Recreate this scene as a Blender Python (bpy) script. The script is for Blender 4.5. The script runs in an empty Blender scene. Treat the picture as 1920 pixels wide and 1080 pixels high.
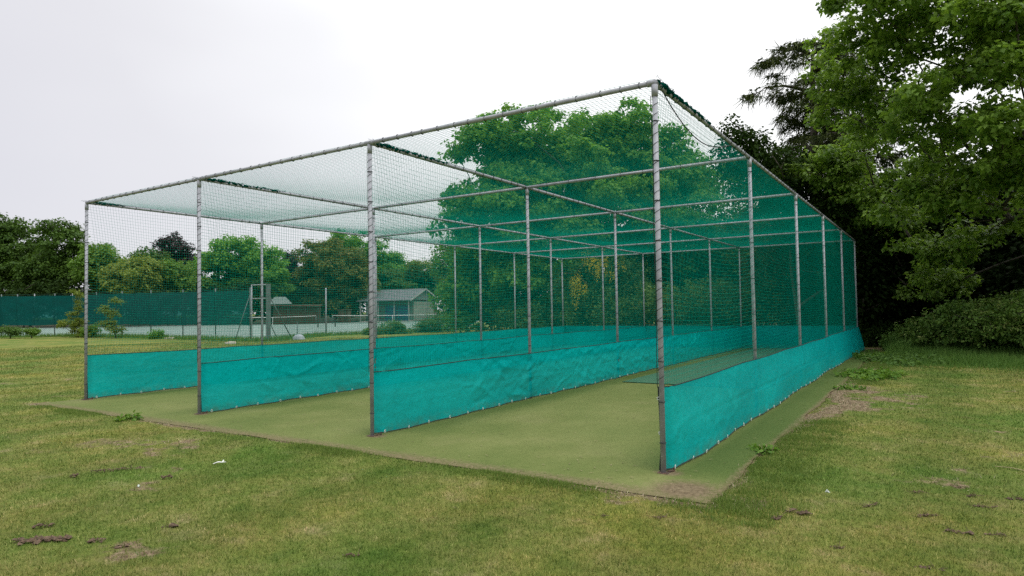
import bpy, math, random
import numpy as np
from mathutils import Matrix, Vector

# ------------------------------------------------------------------ camera
sc = bpy.context.scene
COL = sc.collection
CAM = np.array([2.110, -5.755, 1.517]); FPX = 1220.4
YAW, PITCH, ROLL = -0.574, 0.033, -0.016
fw = np.array([math.sin(YAW)*math.cos(PITCH), math.cos(YAW)*math.cos(PITCH), math.sin(PITCH)])
rt = np.cross(fw, [0, 0, 1]); rt /= np.linalg.norm(rt); up = np.cross(rt, fw)
rt, up = math.cos(ROLL)*rt+math.sin(ROLL)*up, -math.sin(ROLL)*rt+math.cos(ROLL)*up
cd = bpy.data.cameras.new('camera'); cam = bpy.data.objects.new('camera', cd); COL.objects.link(cam)
cd.sensor_width = 36; cd.lens = FPX*36/1920; cd.clip_start = 0.05; cd.clip_end = 4000
M = Matrix.Identity(4)
for i in range(3):
    M[i][0], M[i][1], M[i][2], M[i][3] = rt[i], up[i], -fw[i], CAM[i]
cam.matrix_world = M
sc.camera = cam

# ------------------------------------------------------------------ world, sun, exposure
SUN_EL, SUN_AZ = math.radians(58), math.radians(115)
w = bpy.data.worlds.new("World"); sc.world = w; w.use_nodes = True
nt = w.node_tree; nt.nodes.clear()
N = nt.nodes.new; L = nt.links.new
sky = N('ShaderNodeTexSky'); sky.sky_type = 'NISHITA'; sky.sun_disc = False
sky.sun_elevation = SUN_EL; sky.sun_rotation = SUN_AZ
bg1 = N('ShaderNodeBackground'); bg1.inputs[1].default_value = 0.1; L(sky.outputs[0], bg1.inputs[0])
tc = N('ShaderNodeTexCoord')
dp = N('ShaderNodeVectorMath'); dp.operation = 'DOT_PRODUCT'; L(tc.outputs['Generated'], dp.inputs[0])
bd = Vector((0.05, 0.75, 0.62)).normalized(); dp.inputs[1].default_value = bd
nz = N('ShaderNodeTexNoise'); nz.inputs['Scale'].default_value = 1.6; nz.inputs['Detail'].default_value = 3
mp = N('ShaderNodeMapping'); mp.inputs['Scale'].default_value = (1, 1, 3.0); L(tc.outputs['Generated'], mp.inputs[0]); L(mp.outputs[0], nz.inputs[0])
ma = N('ShaderNodeMath'); ma.operation = 'MULTIPLY_ADD'; L(nz.outputs[0], ma.inputs[0]); ma.inputs[1].default_value = 0.30; L(dp.outputs['Value'], ma.inputs[2])
cr = N('ShaderNodeValToRGB'); L(ma.outputs[0], cr.inputs[0])
e = cr.color_ramp.elements
e[0].position = 0.0; e[0].color = (.57, .565, .595, 1)
e[1].position = 1.0; e[1].color = (1, 1, 1, 1)
for p_, c_ in ((0.42, (.605, .60, .64)), (0.62, (.66, .655, .685)), (0.80, (.78, .78, .80)), (0.9, (.9, .9, .91))):
    x_ = e.new(p_); x_.color = (*c_, 1)
bg2 = N('ShaderNodeBackground'); bg2.inputs[1].default_value = 1.18; L(cr.outputs[0], bg2.inputs[0])
# an overcast sky is much brighter overhead than near the horizon
sx = N('ShaderNodeSeparateXYZ'); L(tc.outputs['Generated'], sx.inputs[0])
mr = N('ShaderNodeMapRange'); mr.interpolation_type = 'SMOOTHSTEP'; L(sx.outputs['Z'], mr.inputs[0])
for i_, v_ in ((1, .38), (2, .95), (3, 1.12), (4, 2.9)): mr.inputs[i_].default_value = v_
L(mr.outputs[0], bg2.inputs[1])
mx = N('ShaderNodeMixShader'); mx.inputs[0].default_value = 0.93; L(bg1.outputs[0], mx.inputs[1]); L(bg2.outputs[0], mx.inputs[2])
wo = N('ShaderNodeOutputWorld'); L(mx.outputs[0], wo.inputs[0])

sd = bpy.data.lights.new('sun', 'SUN'); sd.energy = 1.3; sd.angle = math.radians(25); sd.color = (1, .97, .92)
so = bpy.data.objects.new('sun', sd); COL.objects.link(so)
sdir = Vector((math.sin(SUN_AZ)*math.cos(SUN_EL), math.cos(SUN_AZ)*math.cos(SUN_EL), math.sin(SUN_EL)))
so.rotation_euler = sdir.to_track_quat('Z', 'Y').to_euler()
sc.view_settings.view_transform = 'Standard'; sc.view_settings.look = 'None'
sc.view_settings.exposure = 0.2; sc.view_settings.gamma = 1.0
sc.cycles.transparent_max_bounces = 16; sc.cycles.max_bounces = 8; sc.cycles.diffuse_bounces = 3
sc.cycles.use_denoising = False

# ------------------------------------------------------------------ helpers
def ray(px, py): return fw+rt*(px-960)/FPX+up*(540-py)/FPX
def at(px, py, z=0.0):
    d = ray(px, py); return CAM+d*(z-CAM[2])/d[2]
def atd(px, py, D): return CAM+ray(px, py)*D
def gnd(px, D):
    d = fw[:2]+rt[:2]*(px-960)/FPX; p = CAM[:2]+d*D
    return np.array([p[0], p[1], 0.0])

def tag(o, label=None, cat=None, group=None, kind=None):
    if label: o['label'] = label
    if cat: o['category'] = cat
    if group: o['group'] = group
    if kind: o['kind'] = kind
    return o
def empty(name, loc, label, cat, group=None, rz=0.0):
    o = bpy.data.objects.new(name, None); COL.objects.link(o); o.location = [float(a) for a in loc]; o.rotation_euler = (0, 0, rz)
    o.empty_display_size = 0.2
    return tag(o, label, cat, group)
def link(name, me, mat, parent=None):
    o = bpy.data.objects.new(name, me); COL.objects.link(o)
    if mat is not None and not me.materials: me.materials.append(mat)
    if parent is not None: o.parent = parent
    return o
def local(V, root):
    """world verts -> the root's local frame (roots may be turned about z)"""
    V = np.asarray(V, float)-np.array(root.location)
    a = -root.rotation_euler[2]; c, s = math.cos(a), math.sin(a)
    if abs(a) > 1e-9:
        V = np.stack([V[:, 0]*c-V[:, 1]*s, V[:, 0]*s+V[:, 1]*c, V[:, 2]], 1)
    return V

def mesh_k(name, V, F, attrs=None, smooth=False):
    """V (n,3), F (m,k) all faces with k corners"""
    me = bpy.data.meshes.new(name)
    V = np.ascontiguousarray(V, np.float32); F = np.ascontiguousarray(F, np.int32)
    m, k = F.shape
    me.vertices.add(len(V)); me.vertices.foreach_set('co', V.ravel())
    me.loops.add(m*k); me.loops.foreach_set('vertex_index', F.ravel())
    me.polygons.add(m); me.polygons.foreach_set('loop_start', np.arange(0, m*k, k, dtype=np.int32))
    me.polygons.foreach_set('loop_total', np.full(m, k, np.int32))
    if attrs:
        for nm, (dom, arr) in attrs.items():
            a = me.attributes.new(nm, 'FLOAT', dom); a.data.foreach_set('value', np.ascontiguousarray(arr, np.float32))
    me.update(calc_edges=True)
    if smooth: me.polygons.foreach_set('use_smooth', np.ones(m, bool))
    return me

class MB:
    """collects boxes, tubes, prisms; builds ONE mesh"""
    def __init__(s): s.v = []; s.f = []; s.n = 0
    def add(s, V, F):
        s.v += [tuple(map(float, a)) for a in V]; s.f += [tuple(int(i)+s.n for i in f) for f in F]; s.n += len(V); return s
    def box(s, c, d, ax=None):
        c = np.array(c, float); A = np.eye(3) if ax is None else np.array(ax, float)
        h = np.array(d, float)/2; V = [c+A[0]*h[0]*x+A[1]*h[1]*y+A[2]*h[2]*z for x in (-1, 1) for y in (-1, 1) for z in (-1, 1)]
        return s.add(V, [(0, 1, 3, 2), (4, 6, 7, 5), (0, 4, 5, 1), (2, 3, 7, 6), (0, 2, 6, 4), (1, 5, 7, 3)])
    def tube(s, pts, r, n=8, cap=True):
        P = np.array(pts, float); m = len(P); R = np.full(m, r, float) if np.isscalar(r) else np.array(r, float)
        T = np.gradient(P, axis=0); T /= np.linalg.norm(T, axis=1)[:, None]+1e-12
        ref = np.array([0, 0, 1.0]) if abs(T[:, 2]).mean() < .8 else np.array([1.0, 0, 0])
        V = []
        for i in range(m):
            a = np.cross(T[i], ref); a /= np.linalg.norm(a)+1e-12; b = np.cross(T[i], a)
            for k in range(n):
                t = 2*math.pi*k/n; V.append(P[i]+R[i]*(a*math.cos(t)+b*math.sin(t)))
        F = [(i*n+k, i*n+(k+1) % n, (i+1)*n+(k+1) % n, (i+1)*n+k) for i in range(m-1) for k in range(n)]
        if cap: F += [tuple(range(n))[::-1], tuple((m-1)*n+k for k in range(n))]
        return s.add(V, F)
    def prism(s, pts, up_):
        P = [np.array(p, float) for p in pts]; n = len(P); Q = [p+np.array(up_) for p in P]
        return s.add(P+Q, [tuple(range(n))[::-1], tuple(range(n, 2*n))]+[(i, (i+1) % n, n+(i+1) % n, n+i) for i in range(n)])
    def build(s, name, mat, parent=None, smooth=False, loc=True):
        me = bpy.data.meshes.new(name)
        V = s.v
        if parent is not None and loc: V = [tuple(a) for a in local(V, world_root(parent))]
        me.from_pydata(V, [], s.f); me.update()
        if smooth: me.polygons.foreach_set('use_smooth', np.ones(len(me.polygons), bool))
        return link(name, me, mat, parent)
def world_root(p):
    while p.parent is not None: p = p.parent
    return p

_T = np.random.RandomState(7).rand(64, 256, 256).astype(np.float32)[:6]
def vnoise(x, y, k=0):
    T = _T[k % 6]; x = np.asarray(x, float); y = np.asarray(y, float)
    xi = np.floor(x).astype(int); yi = np.floor(y).astype(int); fx = x-xi; fy = y-yi
    fx = fx*fx*(3-2*fx); fy = fy*fy*(3-2*fy)
    g = lambda a, b: T[a % 256, b % 256]
    return (g(xi, yi)*(1-fx)+g(xi+1, yi)*fx)*(1-fy)+(g(xi, yi+1)*(1-fx)+g(xi+1, yi+1)*fx)*fy
def fbm(x, y, k=0, o=4):
    s = 0; a = .5; t = 0
    for i in range(o): s = s+a*vnoise(x*2**i+17*i, y*2**i-9*i, k+i); t += a; a *= .5
    return s/t
def sstep(a, b, x):
    t = np.clip((x-a)/(b-a), 0, 1); return t*t*(3-2*t)

# ------------------------------------------------------------------ materials
def mat(name):
    m = bpy.data.materials.new(name); m.use_nodes = True; m.node_tree.nodes.clear()
    return m, m.node_tree.nodes.new, m.node_tree.links.new
def ramp(N, L, src, stops):
    r = N('ShaderNodeValToRGB'); L(src, r.inputs[0]); e = r.color_ramp.elements
    e[0].position, e[0].color = stops[0][0], (*stops[0][1], 1)
    e[1].position, e[1].color = stops[-1][0], (*stops[-1][1], 1)
    for p, c in stops[1:-1]:
        x = e.new(p); x.color = (*c, 1)
    return r.outputs[0]
def noise(N, L, vec, scale, detail=4, rough=.55, stretch=None):
    if stretch:
        m = N('ShaderNodeMapping'); m.inputs['Scale'].default_value = stretch; L(vec, m.inputs[0]); vec = m.outputs[0]
    n = N('ShaderNodeTexNoise'); n.inputs['Scale'].default_value = scale; n.inputs['Detail'].default_value = detail
    n.inputs['Roughness'].default_value = rough; L(vec, n.inputs['Vector']); return n.outputs[0]
def mixc(N, L, fac, a, b, mode='MIX'):
    m = N('ShaderNodeMix'); m.data_type = 'RGBA'; m.blend_type = mode
    for s, v in ((m.inputs[0], fac), (m.inputs[6], a), (m.inputs[7], b)):
        if isinstance(v, tuple): s.default_value = (*v, 1)
        elif isinstance(v, (int, float)): s.default_value = v
        else: L(v, s)
    return m.outputs[2]
def math_(N, L, op, a, b=0.0, clamp=False):
    m = N('ShaderNodeMath'); m.operation = op; m.use_clamp = clamp
    for i, v in enumerate((a, b)):
        if isinstance(v, (int, float)): m.inputs[i].default_value = v
        else: L(v, m.inputs[i])
    return m.outputs[0]
def plain(name, c1, c2=None, scale=6, rough=.8, metal=0, bump=0.2, bscale=None, stretch=None):
    m, N, L = mat(name); tc = N('ShaderNodeTexCoord'); v = tc.outputs['Object']
    n = noise(N, L, v, scale, 5, .6, stretch)
    c2 = c2 or tuple(a*.7 for a in c1)
    col = ramp(N, L, n, [(.3, c1), (.7, c2)])
    p = N('ShaderNodeBsdfPrincipled'); L(col, p.inputs['Base Color']); p.inputs['Roughness'].default_value = rough; p.inputs['Metallic'].default_value = metal
    if bump:
        b = N('ShaderNodeBump'); b.inputs['Strength'].default_value = bump; b.inputs['Distance'].default_value = .01
        L(noise(N, L, v, bscale or scale*6, 4), b.inputs['Height']); L(b.outputs[0], p.inputs['Normal'])
    o = N('ShaderNodeOutputMaterial'); L(p.outputs[0], o.inputs[0]); return m
def leafmat(name, dark, light, trans=.35, spec=.15, rough=.6, tip=None):
    m, N, L = mat(name); a = N('ShaderNodeAttribute'); a.attribute_name = 'rnd'
    stops = [(0, dark), (1, light)] if tip is None else [(0, dark), (.75, light), (1, tip)]
    col = ramp(N, L, a.outputs['Fac'], stops)
    p = N('ShaderNodeBsdfPrincipled'); L(col, p.inputs['Base Color']); p.inputs['Roughness'].default_value = rough
    p.inputs['Specular IOR Level'].default_value = spec
    t = N('ShaderNodeBsdfTranslucent'); L(mixc(N, L, .6, col, (1.25, 1.25, .5), 'MULTIPLY'), t.inputs[0])
    mx = N('ShaderNodeMixShader'); mx.inputs[0].default_value = trans; L(p.outputs[0], mx.inputs[1]); L(t.outputs[0], mx.inputs[2])
    o = N('ShaderNodeOutputMaterial'); L(mx.outputs[0], o.inputs[0]); return m

MT = {}
MT['steel'] = plain('galvanised_steel', (.36, .375, .40), (.23, .24, .265), 9, .6, .05, .15)
MT['steel_dark'] = plain('weathered_steel', (.16, .20, .20), (.09, .11, .11), 5, .6, .3, .1)
MT['rust'] = plain('rusty_steel', (.12, .06, .035), (.05, .04, .035), 30, .8, .2, .3)
MT['cord'] = plain('black_cord', (.008, .014, .014), (.015, .025, .022), 40, .8)
MT['clip'] = plain('white_plastic', (.6, .64, .58), (.45, .5, .44), 20, .5)
MT['bark'] = plain('bark', (.075, .06, .045), (.03, .025, .02), 3, .9, 0, .8, 14, (1, 1, .25))
MT['twigs'] = plain('dry_straw', (.42, .34, .2), (.3, .24, .13), 12, .9)
MT['slab'] = plain('pale_concrete', (.62, .57, .5), (.45, .41, .36), 6, .9)
MT['stone'] = plain('grey_stone', (.3, .34, .36), (.2, .23, .24), 4, .9)
MT['roof'] = plain('slate_roof', (.115, .125, .135), (.08, .088, .095), 3, .8, 0, .3)
MT['verge'] = plain('pale_verge_board', (.34, .36, .33), (.26, .28, .25), 6, .7)
MT['render_wall'] = plain('pale_brick_wall', (.22, .25, .20), (.17, .195, .155), 5, .9)
MT['boards'] = plain('grey_green_boards', (.14, .19, .17), (.1, .14, .125), 4, .8)
MT['blue'] = plain('blue_paint', (.035, .12, .22), (.03, .09, .17), 4, .6)
MT['dark_wood'] = plain('dark_wood', (.05, .04, .03), (.03, .025, .02), 8, .8)
MT['grey_wood'] = plain('weathered_wood', (.07, .06, .05), (.04, .035, .03), 8, .8)
MT['brown_wood'] = plain('brown_wood', (.10, .055, .03), (.06, .035, .02), 6, .8)
MT['white'] = plain('white_band', (.8, .8, .76), (.65, .66, .62), 5, .7)

def net_mat(name, c):
    m, N, L = mat(name)
    d = N('ShaderNodeBsdfDiffuse'); d.inputs[0].default_value = (*c, 1)
    t = N('ShaderNodeBsdfTranslucent'); t.inputs[0].default_value = (c[0], c[1], c[2], 1)
    mx = N('ShaderNodeMixShader'); mx.inputs[0].default_value = .4; L(d.outputs[0], mx.inputs[1]); L(t.outputs[0], mx.inputs[2])
    o = N('ShaderNodeOutputMaterial'); L(mx.outputs[0], o.inputs[0]); return m
MT['net'] = net_mat('green_twine', (.003, .31, .22))
MT['bunch'] = net_mat('bunched_twine', (.003, .075, .055))
MT['tennis_net'] = net_mat('dark_netting', (.01, .03, .02))
MT['wire'] = net_mat('fence_wire', (.05, .11, .09))

def cloth_mat(name, c1, c2, transp, transl, wr=.5):
    m, N, L = mat(name); tc = N('ShaderNodeTexCoord'); v = tc.outputs['Object']
    n = noise(N, L, v, 1.3, 5, .6, (1, .35, 2.2)); col = ramp(N, L, n, [(.3, c1), (.72, c2)])
    n2 = noise(N, L, v, 14, 3, .7, (1, 1, .12)); col = mixc(N, L, .25, col, ramp(N, L, n2, [(.35, (.7, .7, .7)), (.65, (1, 1, 1))]), 'MULTIPLY')
    sp = N('ShaderNodeSeparateXYZ'); L(v, sp.inputs[0]); ft = N('ShaderNodeMapRange'); L(sp.outputs['Z'], ft.inputs[0])
    for i_, v_ in ((1, .0), (2, .16), (3, .75), (4, 0)): ft.inputs[i_].default_value = v_
    dn = noise(N, L, v, 7, 5, .7); col = mixc(N, L, math_(N, L, 'MULTIPLY', ft.outputs[0], ramp(N, L, dn, [(.4, (0, 0, 0)), (.65, (1, 1, 1))])), col, (.10, .15, .08))
    fd = noise(N, L, v, .7, 4, .6); col = mixc(N, L, .5, col, ramp(N, L, fd, [(.38, (.8, .86, .88)), (.62, (1.1, 1.06, 1.04))]), 'MULTIPLY')
    p = N('ShaderNodeBsdfPrincipled'); L(col, p.inputs['Base Color']); p.inputs['Roughness'].default_value = .5
    p.inputs['Specular IOR Level'].default_value = .08
    b = N('ShaderNodeBump'); b.inputs['Strength'].default_value = wr; b.inputs['Distance'].default_value = .03
    L(noise(N, L, v, 5, 5, .6), b.inputs['Height']); L(b.outputs[0], p.inputs['Normal'])
    t = N('ShaderNodeBsdfTranslucent'); L(col, t.inputs[0])
    a = N('ShaderNodeMixShader'); a.inputs[0].default_value = transl; L(p.outputs[0], a.inputs[1]); L(t.outputs[0], a.inputs[2])
    tr = N('ShaderNodeBsdfTransparent'); tr.inputs[0].default_value = (.3, 1, .9, 1)
    q = N('ShaderNodeMixShader'); q.inputs[0].default_value = transp; L(a.outputs[0], q.inputs[1]); L(tr.outputs[0], q.inputs[2])
    o = N('ShaderNodeOutputMaterial'); L(q.outputs[0], o.inputs[0]); return m
MT['screen'] = cloth_mat('turquoise_shade_cloth', (.0, .44, .43), (.0, .35, .35), .12, .35, .9)
MT['windbreak'] = cloth_mat('dark_green_windbreak', (.003, .095, .085), (.005, .07, .066), .10, .3, .2)

def ground_colour(N, L, v):
    """lawn colour from world position, shared by the ground sheet and the blades"""
    big = noise(N, L, v, .35, 4, .6); mid = noise(N, L, v, 2.1, 7, .72); fine = noise(N, L, v, 13, 5, .78)
    c = ramp(N, L, mid, [(.28, (.078, .118, .022)), (.44, (.122, .152, .032)), (.57, (.165, .172, .048)), (.72, (.235, .205, .095))])
    g = ramp(N, L, big, [(.38, (.6, .85, .6)), (.52, (1, 1, 1)), (.68, (1.22, 1.1, .95))])
    c = mixc(N, L, 1.0, c, g, 'MULTIPLY')
    f = ramp(N, L, fine, [(.3, (.65, .7, .6)), (.6, (1.12, 1.1, 1.05)), (.8, (1.5, 1.35, 1.5))])
    c = mixc(N, L, .8, c, f, 'MULTIPLY')
    sx = N('ShaderNodeSeparateXYZ'); L(v, sx.inputs[0])          # mower bands run away from the camera
    w_ = math_(N, L, 'SINE', math_(N, L, 'ADD', math_(N, L, 'MULTIPLY', sx.outputs['X'], 4.4), math_(N, L, 'MULTIPLY', big, 3.0)))
    w_ = math_(N, L, 'MULTIPLY', math_(N, L, 'ADD', w_, 1.0), .5)
    return mixc(N, L, .35, c, ramp(N, L, w_, [(.2, (.82, .84, .8)), (.9, (1.25, 1.22, 1.3))]), 'MULTIPLY')
m, N, L = mat('lawn_ground'); MT['ground'] = m
tc = N('ShaderNodeTexCoord'); v = tc.outputs['Object']
gc = ground_colour(N, L, v)
a = N('ShaderNodeAttribute'); a.attribute_name = 'soil'
sf = noise(N, L, v, 16, 6, .75)
soil = ramp(N, L, sf, [(.3, (.045, .03, .018)), (.46, (.14, .10, .06)), (.6, (.26, .205, .125)), (.8, (.38, .31, .2))])
sf2 = noise(N, L, v, 3.2, 6, .75)
sm = math_(N, L, 'ADD', a.outputs['Fac'], math_(N, L, 'MULTIPLY', math_(N, L, 'SUBTRACT', sf2, .5), 2.6))
sm = ramp(N, L, sm, [(.38, (0, 0, 0)), (.72, (1, 1, 1))])
col = mixc(N, L, sm, gc, soil)
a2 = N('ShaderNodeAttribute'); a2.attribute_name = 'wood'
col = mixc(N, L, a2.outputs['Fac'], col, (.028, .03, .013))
p = N('ShaderNodeBsdfPrincipled'); L(col, p.inputs['Base Color']); p.inputs['Roughness'].default_value = .95; p.inputs['Specular IOR Level'].default_value = .1
b = N('ShaderNodeBump'); b.inputs['Strength'].default_value = .8; b.inputs['Distance'].default_value = .03; L(noise(N, L, v, 38, 5, .8), b.inputs['Height']); L(b.outputs[0], p.inputs['Normal'])
o = N('ShaderNodeOutputMaterial'); L(p.outputs[0], o.inputs[0])

def blade_mat(name, tint=(1, 1, 1), amt=1.0):
    m, N, L = mat(name); tc = N('ShaderNodeTexCoord'); c = ground_colour(N, L, tc.outputs['Object'])
    a = N('ShaderNodeAttribute'); a.attribute_name = 'rnd'
    r = ramp(N, L, a.outputs['Fac'], [(0, (.5, .75, .5)), (.5, (1.1, 1.15, 1.0)), (.74, (1.35, 1.3, 1.35)), (.86, (2.4, 2.0, 2.9)), (1, (3.2, 2.6, 4.0))])
    c = mixc(N, L, amt, c, r, 'MULTIPLY'); c = mixc(N, L, 1.0, c, tint, 'MULTIPLY')
    p = N('ShaderNodeBsdfPrincipled'); L(c, p.inputs['Base Color']); p.inputs['Roughness'].default_value = .6; p.inputs['Specular IOR Level'].default_value = .25
    t = N('ShaderNodeBsdfTranslucent'); L(c, t.inputs[0])
    mx = N('ShaderNodeMixShader'); mx.inputs[0].default_value = .3; L(p.outputs[0], mx.inputs[1]); L(t.outputs[0], mx.inputs[2])
    o = N('ShaderNodeOutputMaterial'); L(mx.outputs[0], o.inputs[0]); return m
MT['blade'] = blade_mat('grass_blades')
MT['lush'] = leafmat('lush_grass_blades', (.065, .125, .022), (.21, .28, .07), .35)
MT['longgrass'] = leafmat('long_grass_blades', (.05, .13, .022), (.15, .26, .055), .35)

# artificial turf mat
m, N, L = mat('artificial_turf'); MT['turf'] = m
tc = N('ShaderNodeTexCoord'); v = tc.outputs['Object']
n1 = noise(N, L, v, .9, 5, .6); n2 = noise(N, L, v, 26, 5, .75); n3 = noise(N, L, v, 90, 2, .8)
c = ramp(N, L, n1, [(.3, (.098, .128, .036)), (.55, (.122, .145, .045)), (.75, (.15, .16, .06))])
c = mixc(N, L, .5, c, ramp(N, L, n2, [(.3, (.72, .76, .66)), (.6, (1.08, 1.06, 1.06)), (.8, (1.4, 1.25, 1.3))]), 'MULTIPLY')
c = mixc(N, L, .35, c, ramp(N, L, n3, [(.35, (.6, .65, .6)), (.65, (1.3, 1.3, 1.3))]), 'MULTIPLY')
wn = noise(N, L, v, .55, 6, .7, (1, .5, 1)); c = mixc(N, L, .9, c, ramp(N, L, wn, [(.36, (.84, .9, .82)), (.5, (1, 1, 1)), (.64, (1.22, 1.16, 1.28))]), 'MULTIPLY')
a = N('ShaderNodeAttribute'); a.attribute_name = 'moss'
c = mixc(N, L, math_(N, L, 'MULTIPLY', a.outputs['Fac'], .85), c, ramp(N, L, n2, [(.3, (.038, .072, .015)), (.7, (.065, .098, .024))]))
a = N('ShaderNodeAttribute'); a.attribute_name = 'dirt'
dm = ramp(N, L, math_(N, L, 'ADD', a.outputs['Fac'], math_(N, L, 'MULTIPLY', math_(N, L, 'SUBTRACT', n2, .5), .9)), [(.3, (0, 0, 0)), (.75, (1, 1, 1))])
c = mixc(N, L, dm, c, ramp(N, L, n2, [(.3, (.07, .05, .028)), (.7, (.20, .16, .095))]))
p = N('ShaderNodeBsdfPrincipled'); L(c, p.inputs['Base Color']); p.inputs['Roughness'].default_value = .95; p.inputs['Specular IOR Level'].default_value = .1
b = N('ShaderNodeBump'); b.inputs['Strength'].default_value = .4; b.inputs['Distance'].default_value = .006; L(noise(N, L, v, 60, 4, .8), b.inputs['Height']); L(b.outputs[0], p.inputs['Normal'])
o = N('ShaderNodeOutputMaterial'); L(p.outputs[0], o.inputs[0])
MT['crease'] = plain('green_batting_mat', (.012, .10, .045), (.02, .08, .035), 5, .9, 0, .3, 80)
MT['court'] = plain('pale_court_surface', (.14, .21, .175), (.115, .17, .145), .6, .9, 0, .1)
MT['line'] = plain('white_line_paint', (.75, .78, .75), (.6, .63, .6), 3, .8)
MT['soilclod'] = plain('dark_soil', (.15, .10, .06), (.05, .032, .02), 40, .95, 0, .8, 90)

# ------------------------------------------------------------------ ground sheet
def axis(lo, hi, step, far, grow=1.18):
    a = list(np.arange(lo, hi+step/2, step)); s = step
    x = hi
    while x < far: s *= grow; x += s; a.append(x)
    x = lo; s = step
    while x > -far: s *= grow; x -= s; a.insert(0, x)
    return np.array(a)
XR, YF, XL, YB = 0.60, -0.70, -11.15, 19.0      # the artificial turf rectangle
def right_edge(y): return XR+.10*(fbm(y*.9, y*0+3, 2)-.5)*2
def soil_at(x, y):
    e = x-right_edge(y)
    wdt = .04+1.2*np.exp(-((y-5.9)/1.7)**2)+.55*np.exp(-((y-11)/1.6)**2)+.10*np.exp(-((y+.2)/.4)**2)
    wdt = wdt*(.6+.8*fbm(x*.8+y*.5, y*.7, 1))
    s = (1-sstep(wdt*.35, wdt*1.5, e))*(e > -.8)*((e > -.02) | (y > YF))*(y > -1.2)*(y < 20)
    s = s*np.clip(.35+1.3*sstep(.36, .6, fbm(x*1.9, y*1.1, 0))-.4*sstep(.9, 1.8, e), 0, 1)
    ef = YF-y
    wf = .03+.16*sstep(.42, .62, fbm(x*.9, y*0+5, 3))+.03*np.exp(-((x-.3)/.5)**2)
    s2 = .82*(1-sstep(wf*.4, wf*1.4, ef))*(ef > -.3)*(x < XR+.4)*(x > XL-.1)
    q = at(380, 636); s3 = np.exp(-(((x-q[0])/5)**2+((y-q[1])/1.2)**2))*.9
    q = at(60, 631); s4 = np.exp(-(((x-q[0])/5)**2+((y-q[1])/1.5)**2))*.8
    s = np.clip(s+(fbm(x*5, y*5, 5)-.5)*2.2*4*s*(1-s)*.5, 0, 1)*(s > .01)
    spots = sstep(.70, .80, fbm(x*1.1+3, y*1.1, 4))*.5*(1-sstep(8, 20, y))
    return np.clip(np.maximum.reduce([s, s2, s3, s4, spots]), 0, 1)
def bank(x, y):
    # a low bank under the brambles on the right, foot of the wood
    return .55*sstep(16.5, 21, y+.25*(x-4))*sstep(1.5, 5, x)
def hgt(x, y):
    z = .035*(fbm(x*.5, y*.5, 2)-.5)+.02*(fbm(x*2.3, y*2.3, 3)-.5)
    inside = (x > XL-.05)*(x < XR+.05)*(y > YF-.05)*(y < YB+.05)
    d = np.maximum.reduce([XL-x, x-XR, YF-y, y-YB])
    k = sstep(.0, .8, d)
    k2 = sstep(-.02, .10, d); return (z*k+.010+.016*(fbm(x*5, y*5, 5)-.5)*(1-k))*k2*np.where(abs(x)+abs(y) < 150, 1, 0)-.014*(1-k2)+bank(x, y)
xs = axis(-14, 9, .07, 1800); ys = axis(-5.5, 21, .07, 1800)
X, Y = np.meshgrid(xs, ys); Z = hgt(X, Y)
nx, ny = len(xs), len(ys)
idx = np.arange(nx*ny).reshape(ny, nx)
F = np.stack([idx[:-1, :-1].ravel(), idx[:-1, 1:].ravel(), idx[1:, 1:].ravel(), idx[1:, :-1].ravel()], 1)
dcam = (X-CAM[0])*fw[0]+(Y-CAM[1])*fw[1]
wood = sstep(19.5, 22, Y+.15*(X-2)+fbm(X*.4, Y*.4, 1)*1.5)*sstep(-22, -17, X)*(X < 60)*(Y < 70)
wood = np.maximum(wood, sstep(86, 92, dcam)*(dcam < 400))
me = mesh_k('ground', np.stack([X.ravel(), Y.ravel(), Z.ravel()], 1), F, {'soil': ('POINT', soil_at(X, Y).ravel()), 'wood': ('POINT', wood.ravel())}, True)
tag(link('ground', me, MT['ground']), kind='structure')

# artificial turf
xs = np.arange(XL, XR+.12, .06); ys = np.arange(YF, YB, .06)
X, Y = np.meshgrid(xs, ys)
fr = (Y == ys[0]); Yw = Y+np.where(fr, .05*(fbm(X*1.2, X*0, 1)-.5), 0)
Xw = np.where(X > XR-.01, right_edge(Y), X)
Z = .008+.010*(fbm(X*.8, Y*.8, 3)-.5)
Z = np.maximum(Z, .003); ed = np.minimum.reduce([XR+.06-X, X-XL, Y-YF]); Z = Z-.012*(1-sstep(0, .09, ed))*(.4+fbm(X*3, Y*3, 1))
rows_x = [0, -3.669, -7.306, -10.874]
moss = np.zeros_like(X)
for rx in rows_x:
    e_ = X-rx
    moss = np.maximum(moss, np.exp(-((e_-.22)/.28)**2)*(e_ > -.15)*sstep(.1, 1.2, Y)*(.35+.9*fbm(X*1.5, Y*.5, 4)))
moss = np.maximum(moss, .95*sstep(.06, .2, X)*sstep(-.4, .6, Y)*(.65+.5*fbm(X*2, Y*.7, 2)))
moss = np.maximum(moss, .45*sstep(.5, .75, fbm(X*.45, Y*.3, 5)))
dirt = np.maximum.reduce([sstep(XR-.16, XR+.05, X)*.75, (1-sstep(YF+.02, YF+.3+.2*fbm(X*1.3, Y, 2), Y))*.62,
                          .95*np.exp(-((X-.35)/.35)**2-((Y+.45)/.35)**2)])
for rx in rows_x: dirt = np.maximum(dirt, .85*np.exp(-((X-rx-.05)/.16)**2-((Y-.02)/.13)**2))
dirt = np.maximum(dirt, .4*sstep(-10.2, -11, X))
nx, ny = len(xs), len(ys); idx = np.arange(nx*ny).reshape(ny, nx)
F = np.stack([idx[:-1, :-1].ravel(), idx[:-1, 1:].ravel(), idx[1:, 1:].ravel(), idx[1:, :-1].ravel()], 1)
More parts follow.
